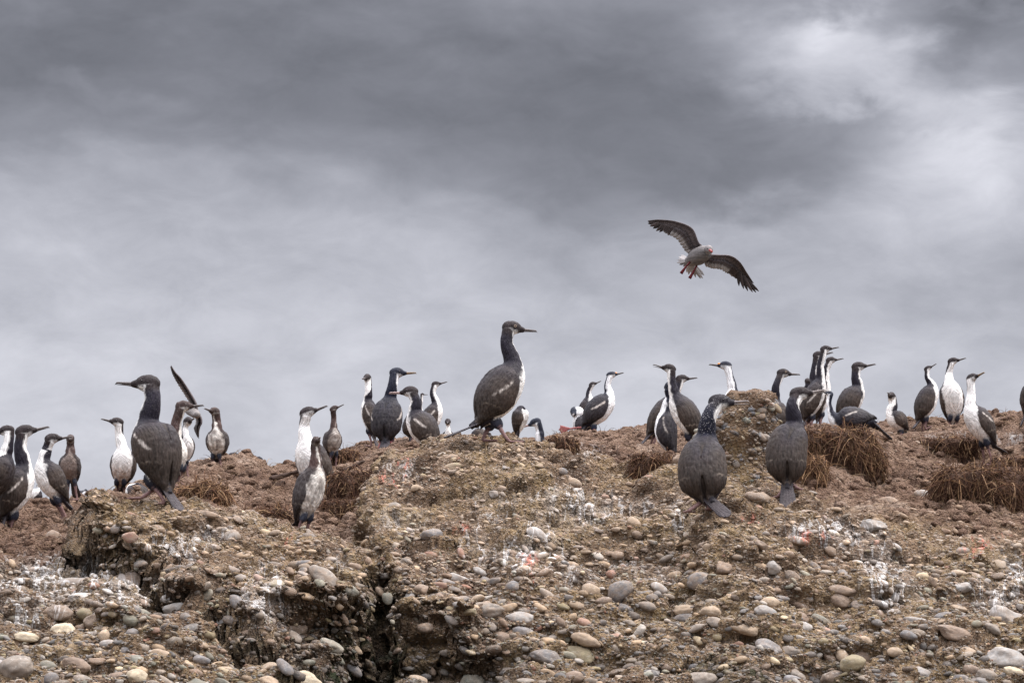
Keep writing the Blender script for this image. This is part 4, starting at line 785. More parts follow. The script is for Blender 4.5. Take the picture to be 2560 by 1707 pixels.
# ------------------------------------------------------------------ birds
def unit(a): a = np.asarray(a, float); return a/(np.linalg.norm(a)+1e-12)
def catmull(Pk, t):
    n = len(Pk)-1; ext = np.vstack([2*Pk[0]-Pk[1], Pk, 2*Pk[-1]-Pk[-2]]); t = np.asarray(t, float)
    i = np.clip(np.floor(t).astype(int), 0, n-1); f = (t-i)[:, None]; p0, p1, p2, p3 = ext[i], ext[i+1], ext[i+2], ext[i+3]
    return .5*((2*p1)+(-p0+p2)*f+(2*p0-5*p1+4*p2-p3)*f**2+(-p0+3*p1-3*p2+p3)*f**3)
def tube(c, A_, B_, ra, rb, m_=20):
    th = np.linspace(0, 2*np.pi, m_, endpoint=False); n = len(c)
    V_ = c[:, None]+np.cos(th)[None, :, None]*(A_*ra[:, None])[:, None]+np.sin(th)[None, :, None]*(B_*rb[:, None])[:, None]
    id_ = np.arange(n*m_).reshape(n, m_); nx = np.roll(id_, -1, 1)
    Fq = np.stack([id_[:-1], nx[:-1], nx[1:], id_[1:]], -1).reshape(-1, 4)
    V2 = np.concatenate([V_.reshape(-1, 3), c[:1], c[-1:]]); a, b_ = n*m_, n*m_+1
    cap = np.concatenate([np.stack([np.full(m_, a), nx[0], id_[0], id_[0]], -1), np.stack([np.full(m_, b_), id_[-1], nx[-1], nx[-1]], -1)])
    return V2, Fq, cap, np.r_[np.tile(th, n), 0, 0]
class Parts:
    def __init__(s): s.V = []; s.F = []; s.c = []; s.f = []; s.n = 0
    def add(s, V_, faces, col, fuv):
        s.V.append(V_); s.c.append(np.broadcast_to(col, (len(V_), 3))); s.f.append(np.broadcast_to(fuv, (len(V_), 3)))
        for Fa in faces: s.F += [[int(x)+s.n for x in dict.fromkeys(r)] for r in Fa]
        s.n += len(V_)
def ellip(p, c, ax, r, col, fuv, sub=2):
    S, Fc = ico(sub); V_ = c+(S*np.array(r))@np.array(ax); p.add(V_, [Fc], col if np.ndim(col) == 1 else col(S), np.c_[S[:, 0]*r[0], S[:, 1]*r[0], S[:, 2]*0]+fuv); return V_
def limb(p, a, b_, r0, r1, col, m_=10, n=6, mid=None):
    a, b_ = np.asarray(a), np.asarray(b_); t_ = np.linspace(0, 1, n); c = a+(b_-a)*t_[:, None]
    if mid is not None: c = (1-t_[:, None])**2*a+2*t_[:, None]*(1-t_[:, None])*mid+t_[:, None]**2*b_
    T_ = unit(b_-a); A_ = unit(np.cross(T_, [.3, .9, .2])); B_ = np.cross(T_, A_); r = r0+(r1-r0)*t_
    V_, F1_, cap, th = tube(c, np.tile(A_, (n, 1)), np.tile(B_, (n, 1)), r, r, m_); p.add(V_, [F1_, cap], col, (0, 0, 0))
def orient(p): pass
PAL = {'juv': dict(back=(.022, .018, .023), wing=(.045, .033, .027), neck=(.016, .013, .020), head=(.027, .019, .019), white=(.84, .81, .77), thigh=(.018, .018, .028), leg=(.22, .13, .12)),
       'adult': dict(back=(.014, .013, .020), wing=(.026, .022, .025), neck=(.011, .012, .024), head=(.013, .015, .027), white=(.86, .85, .84), thigh=(.012, .015, .032), leg=(.36, .12, .11)),
       'chick': dict(back=(.045, .035, .033), wing=(.048, .041, .040), neck=(.065, .038, .032), head=(.055, .036, .031), white=(.74, .69, .62), thigh=(.030, .032, .045), leg=(.20, .12, .11))}
def quadmesh(V_, faces):
    me = bpy.data.meshes.new('tmp'); me.from_pydata([tuple(x) for x in V_], [], faces); return me

def make_bird(i, d):
    Y = d['Y']; k = Y/F_; phi = R(d['phi']); h = np.array([math.cos(phi), -math.sin(phi), 0.]); up = np.array([0, 0, 1.]); lat = np.cross(h, up)
    pal = {a: np.array(b_) for a, b_ in PAL[d['kind']].items()}
    if d.get('navy'): pal['neck'] = np.array([.012, .012, .022]); pal['head'] = np.array([.022, .018, .022])
    sz = d.get('sz', 1.)*min(1.15, max(.75, d['w']*k/.235)) if not d.get('low') else d.get('sz', 1.)
    dep = lambda f: Y + h[1]*f*sz
    lie = d.get('lie')
    Rp, Cp, Sp, Np = (P(*d['R'], dep(-.05)), P(*d['C'], dep(.0)), P(*d['S'], dep(.05)), P(*d['N'], dep(.035)))
    H = P(*d['H'], dep(.06)); Bt = P(*d['B'], dep(.06)); pl = Bt-H; L2 = np.linalg.norm(pl); neckw = .142*sz
    D = max(L2, neckw if abs(d['hs']) > .25 else L2); D = max(D, .09)
    hz = math.sqrt(max(D*D-L2*L2, 0))*(1 if d['hs'] >= 0 else -1); hd = unit(pl+np.array([0, -hz, 0]))
    if abs(d['hs']) <= .25: hd = unit(pl+np.array([0, -d['hs']*L2, 0])); D = L2*math.sqrt(1+d['hs']**2)
    hu = unit(up-hd*(up@hd)); hl = np.cross(hd, hu)
    F0 = P(*d['F'], Y); org = F0.copy(); org[2] = ground_z(org[0], org[1])
    r = d['w']*k/2-.008*sz
    Hn = H-hd*.14*D-hu*.10*D
    Kp = np.array([Rp, Cp, Sp, Np, Hn]); tt = np.linspace(-.5, 4, 78)
    cc = catmull(Kp, np.clip(tt, 0, 4)); ext = cc[np.searchsorted(tt, 0)+0]-cc[np.searchsorted(tt, 0)+2]; dt = tt[1]-tt[0]
    e_dir = unit(Kp[0]-Kp[1]); seg = np.linalg.norm(Kp[0]-Kp[1])
    for q_ in np.where(tt < 0)[0]: cc[q_] = Kp[0]+e_dir*(-tt[q_])*seg*.75
    T_ = np.gradient(cc, axis=0); T_ /= np.linalg.norm(T_, axis=1, keepdims=True)
    hh = unit(np.array([hd[0], hd[1], 0])); wn = sstep(2.1, 3.7, tt)[:, None]
    hx = h*(1-wn)+hh*wn
    # heads turned right round pass over the side
    bad = np.linalg.norm(hx, axis=1) < .25; hx[bad] += lat*.5
    hx /= np.linalg.norm(hx, axis=1, keepdims=True); la = np.cross(hx, up)
    ven = np.cross(la, T_)*-1.
    a_ = (T_*hx).sum(1); b_ = T_[:, 2]; ven = b_[:, None]*hx-a_[:, None]*up; ven -= T_*(ven*T_).sum(1, keepdims=True)
    ven /= np.linalg.norm(ven, axis=1, keepdims=True)+1e-9; lx = np.cross(T_, ven)
    nr = .25*D if abs(d['hs']) < .6 else .25*.142*sz
    nr = min(nr, r*.42) if not d.get('low') else nr
    bl = d.get('bl', 0.)
    radk = np.interp(tt, [-.5, -.28, -.12, .0, .3, .6, 1., 1.35, 1.65, 1.9, 2.15, 2.5, 3., 3.6, 4.], [.02*r, .06*r, .24*r, (.38+.2*bl)*r, (.66+.27*bl)*r, (.87+.12*bl)*r, 1.*r, (1.-.04*bl)*r, (.90-.08*bl)*r, (.70-.08*bl)*r, max(.44*r, nr*1.2), nr*1.26, nr*1.02, nr*1.0, nr*1.05])
    radk = np.convolve(np.pad(radk, 3, 'edge'), np.ones(5)/5, 'same')[3:-3]
    latf = np.interp(tt, [0, 1, 2, 2.4], [1.02, 1.02, 1.02, 1.]); dvf = np.interp(tt, [-.28, 0, .3, 1, 2, 2.4], [.6, .64, .82, .97, 1., 1.])
    pr = Parts()
    m_ = 32; V_, F1_, cap, th = tube(cc, -ven, lx, radk*dvf, radk*latf, m_)
    n = len(cc); tv = np.r_[np.repeat(tt, m_), tt[0], tt[-1]]; ang = np.degrees(np.arccos(np.clip(np.cos(th), -1, 1)))
    sl = np.r_[0, np.cumsum(np.linalg.norm(np.diff(cc, axis=0), axis=1))]; slv = np.r_[np.repeat(sl, m_), 0, 0]; rv = np.r_[np.repeat(radk, m_), 0, 0]
    if lie: pass
    sg = 31+i; nz = fbm(V_, 22, 3, sg)*12; nz2 = fbm(V_, 90, 2, sg+5)
    bnd = np.interp(tv, [0, .25, 1, 1.75, 2.3, 4], [150, 118, 110, 106+.2*(d['nw']-100), d['nw'], d['nw']])
    if lie: bnd = np.interp(tv, [0, 1.3, 1.75, 2.1], [175, 170, 125, d['nw']])
    wmask = sstep(-9, 9, ang+nz*1.1+nz2*5-bnd)
    neckf = sstep(1.9, 2.25, tv)[:, None]
    dark = pal['back']*(1-neckf)+pal['neck']*neckf; hf = sstep(3.3, 3.8, tv)[:, None]; dark = dark*(1-hf)+pal['head']*hf
    spk = d.get('speck', 0)*sstep(2.0, 2.4, tv)*(1-wmask)
    wht = np.tile(pal['white'], (len(V_), 1))
    bk_ = (sstep(34, 18, ang)*sstep(-.1, .2, tv)*sstep(1.75, 1.45, tv))[:, None]; dark = dark*(1-bk_)+pal['wing']*.85*bk_
    if d.get('stain'): s1 = (sstep(1.7, .3, tv)*d['stain']*(.75+.6*nz2))[:, None]; wht = wht*(1-np.clip(s1, 0, 1)*.85)+np.array([.40, .24, .15])*np.clip(s1, 0, 1)*.85
    if d.get('mott'): s1 = (np.clip(fbm(V_, 38, 3, sg+2)*1.1+.35, 0, 1)*d['mott'])[:, None]; wht = wht*(1-s1*.75)+np.array([.13, .095, .08])*s1*.75
    if d.get('brown'): wht = wht*(1-d['brown']*.85)+np.array([.12, .075, .06])*d['brown']*.85
    col = dark*(1-wmask[:, None])+wht*wmask[:, None]
    pr.add(V_, [F1_, cap], col, np.c_[slv, np.radians(ang)*np.maximum(rv, .02), -spk])
    # folded wings: shells that follow the flanks
    if not (d.get('nowing')):
        for sgn in (1, -1):
            tw = np.linspace(1.86, -.46, 64); cw = np.stack([np.interp(tw, tt, cc[:, a]) for a in range(3)], -1)
            vw = np.stack([np.interp(tw, tt, ven[:, a]) for a in range(3)], -1); lw = np.stack([np.interp(tw, tt, lx[:, a]) for a in range(3)], -1)
            rw = np.interp(tw, tt, radk); rw = np.maximum(rw, np.interp(tw, [-.46, -.2, .1, .5], [.13*r, .30*r, .47*r, .3*r]))
            drp = d.get('lt', 0)
            t1 = np.interp(tw, [-.46, -.1, .1, .5, 1., 1.5, 1.75, 1.86], [24, 50, 80, 110+6*drp, 122, 108, 88, 62]); t0 = np.interp(tw, [-.46, 0, .6, 1.2, 1.6, 1.86], [26, 9, .4, 2, 12, 40])
            if lie: t1 = t1*.92
            t1 = t1*d.get('wc', 1.)
            jj = np.linspace(0, 1, 34); thw = np.radians(t0[:, None]+(t1-t0)[:, None]*jj)
            thk = np.interp(tw, [-.46, 0, 1, 1.7, 1.86], [.006, .012, .017, .012, .002])[:, None]*sz*(np.sin(np.pi*np.clip(jj*.86+.07, 0, 1))**.45)[None]
            # overlapping rows of long feathers
            ridg = .0034*((jj[None]*7+tw[:, None]*.7) % 1)*sstep(1.0, .5, tw)[:, None] + (.0012)*((tw[:, None]*6+np.abs((jj[None]*8) % 1-.5)*.7) % 1)*sstep(.6, 1., tw)[:, None]
            ro = rw[:, None]*1.01+thk+ridg
            dirw = -vw[:, None]*np.cos(thw)[..., None]*.96+sgn*lw[:, None]*np.sin(thw)[..., None]
            vo = cw[:, None]+dirw*ro[..., None]; vi = cw[:, None]+dirw*(rw*.80)[:, None, None]
            n_, q_ = 64, 34; A1 = vo.reshape(-1, 3); B1 = vi.reshape(-1, 3); id_ = np.arange(n_*q_).reshape(n_, q_); jd = id_+n_*q_
            f1 = np.stack([id_[:-1, :-1], id_[:-1, 1:], id_[1:, 1:], id_[1:, :-1]], -1).reshape(-1, 4); f2 = np.stack([jd[:-1, :-1], jd[1:, :-1], jd[1:, 1:], jd[:-1, 1:]], -1).reshape(-1, 4)
            bd = np.r_[id_[:, 0], id_[-1, 1:], id_[::-1, -1][1:], id_[0, ::-1][1:-1]]; bn = np.roll(bd, -1); f3 = np.stack([bd, bn, bn+n_*q_, bd+n_*q_], -1)
            if sgn < 0: f1, f2, f3 = f1[:, ::-1], f2[:, ::-1], f3[:, ::-1]
            tV = np.repeat(tw, q_); jV = np.tile(jj, n_)
            ln = ((jV*7+tV*.7) % 1); ln2 = ((tV*6+np.abs((jV*8) % 1-.5)*.7) % 1)
            sec = sstep(1.0, .6, tV); cw_ = np.tile(pal['wing'], (len(A1), 1))
            cw_ = cw_*(1+sec*(-.50*np.exp(-(ln/.13)**2)+.35*np.exp(-((ln-.85)/.12)**2)))[:, None]
            cw_ = cw_*(1+(1-sec)*(-.14*np.exp(-(ln2/.2)**2)+.16*np.exp(-((ln2-.8)/.15)**2)))[:, None]
            cw_ = cw_*(1+.35*sstep(.3, .8, jV)*sstep(.6, 1.0, tV)-.20*sstep(.35, .05, jV))[:, None]
            mt = (np.clip(sstep(1.25, 1.72, tV)+sstep(.5, 1.4, tV)*sstep(.45, .05, jV), 0, 1))[:, None]; cw_ = cw_*(1-.8*mt)+pal['back']*1.05*.8*mt
            # dark outer feathers low on the flank, back colour by the spine
            lo = (sstep(.75, .35, tV)*sstep(.25, .8, jV))[:, None]; cw_ = cw_*(1-.45*lo)
            nb_ = fbm(A1, 60, 3, sg+13)
            hk = d.get('hk')
            if hk:
                bm_ = np.exp(-((jV-.66+.42*(1.35-tV))/.042)**2)*sstep(.72, .95, tV)*sstep(1.66, 1.52, tV)
                amp = {'faint': .45, 'bar': .75, 'whitebar': 1.0, 'lowbar': .6}[hk]; bw = (np.clip(bm_*amp*1.6+nb_*.9*bm_-.30, 0, .9))[:, None]
                cw_ = cw_*(1-bw)+np.array([.62, .55, .49])*bw
            # pale scalloped tips of the greater coverts
            sc_ = tV-.50-.22*(jV-.5)-.05*np.abs(np.sin(jV*19)); lm = (np.exp(-(sc_/.020)**2)*np.clip(.45+nb_*.6, 0, 1)*.62*sstep(.2, .45, jV))[:, None]
            if d['kind'] != 'adult': cw_ = cw_*(1-lm)+np.array([.42, .34, .27])*lm
            tip = (sstep(1.80, 1.86, tV)*0)[:, None]
            fv = np.c_[np.repeat(np.interp(tw, tt, sl), q_), thw.ravel()*np.repeat(rw, q_), np.ones(len(A1))]
            pr.add(np.concatenate([A1, B1]), [f1, f2, f3], np.concatenate([cw_, cw_]), np.concatenate([fv, fv]))
    # head
    ax = np.array([hd, hl, hu])
    def hcol(S):
        lowm = sstep(-.15, -.42, S[:, 2]+.10*S[:, 0]+.12*fbm(S, 3, 2, sg))*sstep(.85, .5, S[:, 0])*sstep(-.45, .0, S[:, 0])
        if d['nw'] > 150: lowm = lowm*.35
        if d['nw'] < 60: lowm = sstep(.05, -.25, S[:, 2])*sstep(.9, .6, S[:, 0])
        c_ = pal['head'][None]*(1-lowm[:, None])+(pal['white']*.85)[None]*lowm[:, None]
        return c_
    ellip(pr, H-hd*.03*D, ax, (.40*D, .23*D, .275*D), hcol, np.array([9., 0, -.6*d.get('speck', 0)]), 4)
    c_ = H+hd*.1*D+hu*(-.015*D)
    limb(pr, c_, H+hd*.50*D-hu*.045*D, .215*D, .085*D, pal['head'], 14)
    ellip(pr, H-hd*.17*D-hu*.02*D, ax, (.25*D, .225*D, .27*D), pal['head'] if d['nw'] > 50 else pal['head'], np.array([9., 0, -.6*d.get('speck', 0)]), 3)
    # tail: stiff feathers in a narrow fan
    Tt = P(*d['T'], dep(-.20)) if d['T'] is not None else Kp[0]+unit(e_dir*.6-up*.35-h*.25)*.15*sz
    root = Kp[0]+(Kp[1]-Kp[0])*.05; td = Tt-root; tl = np.linalg.norm(td); tu = unit(td); ts_ = unit(lat-tu*(lat@tu)); tn = np.cross(tu, ts_)
    nf = 9; tw_ = d.get('tw', 1.)
    for q_ in range(nf):
        s_ = (q_-(nf-1)/2)/((nf-1)/2); a = root+ts_*s_*.018*sz; e_ = root+tu*tl*(1-.10*s_*s_)+ts_*s_*.031*sz*tw_+tn*(.002*(q_ % 2))
        t_ = np.linspace(0, 1, 18)[:, None]; c2 = a+(e_-a)*t_; n7 = 18
        wv = np.interp(t_[:, 0], [0, .3, .9, 1], [.012, .011, .0095, .005])*sz*(1+.25*(tw_-1)); V2, Fa, cp_, _ = tube(c2, np.tile(ts_, (n7, 1)), np.tile(tn, (n7, 1)), wv, np.full(n7, .0042), 8)
        cq = pal['back']*.8*(1.0+.55*(q_ % 2))+(np.array([.06, .05, .045])*(q_ % 2))
        pr.add(V2, [Fa, cp_], cq, np.c_[np.r_[np.repeat(t_[:, 0]*tl*.4, 8), 0, tl*.4], np.full(len(V2), .017*q_), np.zeros(len(V2))])
    limb(pr, root+(Kp[1]-root)*.25, root+td*.35, .30*r, .016*sz, pal['back']*.8, 14)
    # thighs, legs and webbed feet
    pb = catmull(Kp, [.30])[0]; vb = ven[np.searchsorted(tt, .3)]; low = d.get('low', 0)
    feet = d.get('feet')
    for q_, sgn in enumerate((1, -1)):
        th_c = pb+vb*.34*r+lat*sgn*.34*r-up*.02*sz
        if lie: th_c = pb-up*.4*r+lat*sgn*.5*r
        if feet and q_ < len(feet):
            ak, toe = feet[q_]; dy = (lat*sgn)[1]*.045*sz; ankle_top = P(*ak, Y+dy); toe_p = P(*toe, Y+dy)
            raised = d.get('pink') and q_ == 1
            fh = h if not raised else unit(toe_p-ankle_top)
            tz = toe_p if raised else toe_p
            if not raised: tz = toe_p.copy(); g_ = ground_z(tz[0], tz[1]); tz[2] = tz[2] if abs(tz[2]-g_) > .09 else g_+.008
            heel = tz-fh*.085*sz if not raised else ankle_top+(toe_p-ankle_top)*.3
            if not raised and abs(h[0]) > .5 and abs((toe_p-ankle_top)[0]) < .03: heel = tz-fh*.05*sz
        else:
            if low >= .9: continue
            hip = org+lat*sgn*.04*sz; g_ = ground_z(hip[0], hip[1]-0.0); heel = np.array([hip[0], hip[1], g_+.01]); fh = h; tz = heel+h*.07*sz; tz[2] = ground_z(tz[0], tz[1])+.008; raised = False
            if np.linalg.norm(heel-th_c) > .35*sz: continue
        ax3 = np.array([unit(np.cross(vb, lat)) if not lie else h, lat, vb if not lie else up])
        dn = unit(heel-th_c); s1 = unit(np.cross(dn, lat)); ax3 = np.array([dn, unit(np.cross(s1, dn)), s1])
        ellip(pr, th_c, ax3, (.46*r, .22*r, .30*r), pal['thigh'], np.array([5., 0, 0]), 3)
        ak = th_c+dn*.35*r
        limb(pr, ak, heel, .013*sz, .0085*sz, pal['leg'], 10, 8, mid=(ak+heel)/2-h*.012)
        sd2 = unit(np.cross(fh, up)) if not raised else unit(np.cross(fh, [0, 1, 0])); L_ = np.linalg.norm(tz-heel)
        dirn = unit(tz-heel); tips = []
        for a in (-.42, 0, .42): e_ = heel+(dirn*math.cos(a)+sd2*math.sin(a))*L_*(1 if a == 0 else .92); tips.append(e_); limb(pr, heel, e_, .0075*sz, .0045*sz, pal['leg'], 8, 5)
        nrm = unit(np.cross(dirn, sd2))*.0042
        for a in (0, 1):
            tri = np.array([heel, tips[a]*.93+heel*.07, tips[a+1]*.93+heel*.07]); w6 = np.concatenate([tri+nrm, tri-nrm])
            pr.add(w6, [np.array([[0, 1, 2]]), np.array([[5, 4, 3]]), np.array([[0, 3, 4, 1], [1, 4, 5, 2], [2, 5, 3, 0]])], pal['leg']*.85, (0, 0, 0))
    V0 = np.concatenate(pr.V)-org; Cl = np.concatenate(pr.c); Fu = np.concatenate(pr.f)
    tmp = quadmesh(V0, pr.F); to = bpy.data.objects.new('tmp', tmp); C.objects.link(to)
    vs = .0036 if Y < 17 else .0044
    md = to.modifiers.new('r', 'REMESH'); md.mode = 'VOXEL'; md.voxel_size = vs; md.use_smooth_shade = True
    m2 = to.modifiers.new('s', 'SMOOTH'); m2.iterations = 3; m2.factor = .5
    dg = bpy.context.evaluated_depsgraph_get(); dg.update(); me = bpy.data.meshes.new_from_object(to.evaluated_get(dg))
    bpy.data.objects.remove(to); bpy.data.meshes.remove(tmp)
    nvt = len(me.vertices); co = np.empty(nvt*3, np.float32); me.vertices.foreach_get('co', co); co = co.reshape(-1, 3)
    kd = KDTree(len(V0))
    for a, p_ in enumerate(V0): kd.insert(p_, a)
    kd.balance()
    ca = np.empty((nvt, 3)); fa = np.empty((nvt, 3))
    for a in range(nvt):
        rs = kd.find_n(co[a], 3); w_ = np.array([1/(x[2]+1e-4)**2 for x in rs]); w_ /= w_.sum(); j_ = [x[1] for x in rs]
        ca[a] = w_@Cl[j_]; fa[a] = w_@Fu[j_] if np.ptp(Fu[j_, 0]) < .05 else Fu[j_[0]]
    amp = .0022 if d['kind'] == 'chick' else .0015
    nn_ = np.empty(nvt*3, np.float32); me.vertices.foreach_get('normal', nn_); nn_ = nn_.reshape(-1, 3)
    co = co+nn_*(fbm(co*np.array([1, 1, .45]), 95, 2, sg)*amp)[:, None]
    me.vertices.foreach_set('co', co.astype(np.float32).ravel()); me.update(); put_attrs(me, {'Col': ca, 'fuv': fa}); me.name = 'body'
    me.materials.clear(); me.materials.append(M['feather']); me.polygons.foreach_set('use_smooth', np.ones(len(me.polygons), bool))
    root_e = bpy.data.objects.new('cormorant', None); C.objects.link(root_e); root_e.location = org
    tag(root_e, d['label'], 'cormorant', d['group'] or 'cormorants of the colony')
    link('body', me, root_e)
    # beak: two mandibles, the upper hooked
    bm_ = M['beak_'+d.get('bk', 'horn')]; b0 = H+hd*.36*D-hu*.04*D; Lb = D*.66; opn = .10 if d.get('open') else .0
    Pt = Parts(); t_ = np.linspace(0, 1, 14); n = 14
    upc = b0+np.outer(t_*Lb, hd)+np.outer(.012*D*np.ones(n)+opn*.5*t_*Lb*.6-.075*D*np.clip((t_-.88)/.12, 0, 1)**2+.02*D*t_, hu)
    rb = np.interp(t_, [0, .3, .8, .93, 1], [.105, .062, .042, .040, .008])*D
    V2, Fa, cp_, _ = tube(upc, np.tile(hl, (n, 1)), np.tile(hu, (n, 1)), rb*.85, rb*.75, 12); Pt.add(V2, [Fa, cp_], (0, 0, 0), (0, 0, 0))
    loc_ = b0+np.outer(t_*Lb*.93, hd)+np.outer(-.045*D+.02*D*t_-opn*.5*t_*Lb*1.3, hu); rb2 = np.interp(t_, [0, .4, 1], [.085, .040, .018])*D
    V2, Fa, cp_, _ = tube(loc_, np.tile(hl, (n, 1)), np.tile(hu, (n, 1)), rb2*.8, rb2*.6, 12); Pt.add(V2, [Fa, cp_], (0, 0, 0), (0, 0, 0))
    bme = quadmesh(np.concatenate(Pt.V)-org, Pt.F); bme.materials.append(bm_); bme.polygons.foreach_set('use_smooth', np.ones(len(bme.polygons), bool)); bme.name = 'beak'; link('beak', bme, root_e)
    for sgn in (1, -1):
        S, Fc = ico(2); ec = H+hd*.12*D+hu*.055*D+hl*sgn*.192*D; er = .036*D
        o_ = link('eye', mesh_from('eye', S*er+(ec-org), Fc, M['eye_dark']), root_e)
        if d.get('ring'):
            tq = np.linspace(0, 2*np.pi, 20, endpoint=False); rc = ec+hl*sgn*.022*D+(np.cos(tq)[:, None]*hd+np.sin(tq)[:, None]*hu)*er*1.25
            ring = []
            for a in range(20):
                V2 = S*(.011*D)+(rc[a]-org); ring.append((V2, Fc, {}))
            V2, F2_, _ = merge(ring); link('eye_ring', mesh_from('eye_ring', V2, F2_, M['eye_ring']), o_)
    if d.get('knob'):
        S, Fc = ico(3); kv = (S*(1+.12*fbm(S, 3, 2, i)[:, None])*np.array([.10*D, .09*D, .075*D]))@ax+(H+hd*.38*D+hu*.055*D-org)
        link('bill_knob', mesh_from('bill_knob', kv, Fc, M['caruncle']), root_e)
    bot = co[:, 2].min(); return bot
for i, d in enumerate(BIRDS):
    bot = make_bird(i, d)
    print('BIRD %2d F=(%.0f,%.0f) Y=%.1f bottom-ground %.3f  groundrow %.0f  w=%.2f h=%.2f' % (i, *d['F'], d['Y'], bot, UV(np.array([P(*d['F'], d['Y'])[0], d['Y'], ground_z(P(*d['F'], d['Y'])[0], d['Y'])]))[1], d['w']*d['Y']/F_, (d['F'][1]-d['H'][1])*d['Y']/F_))

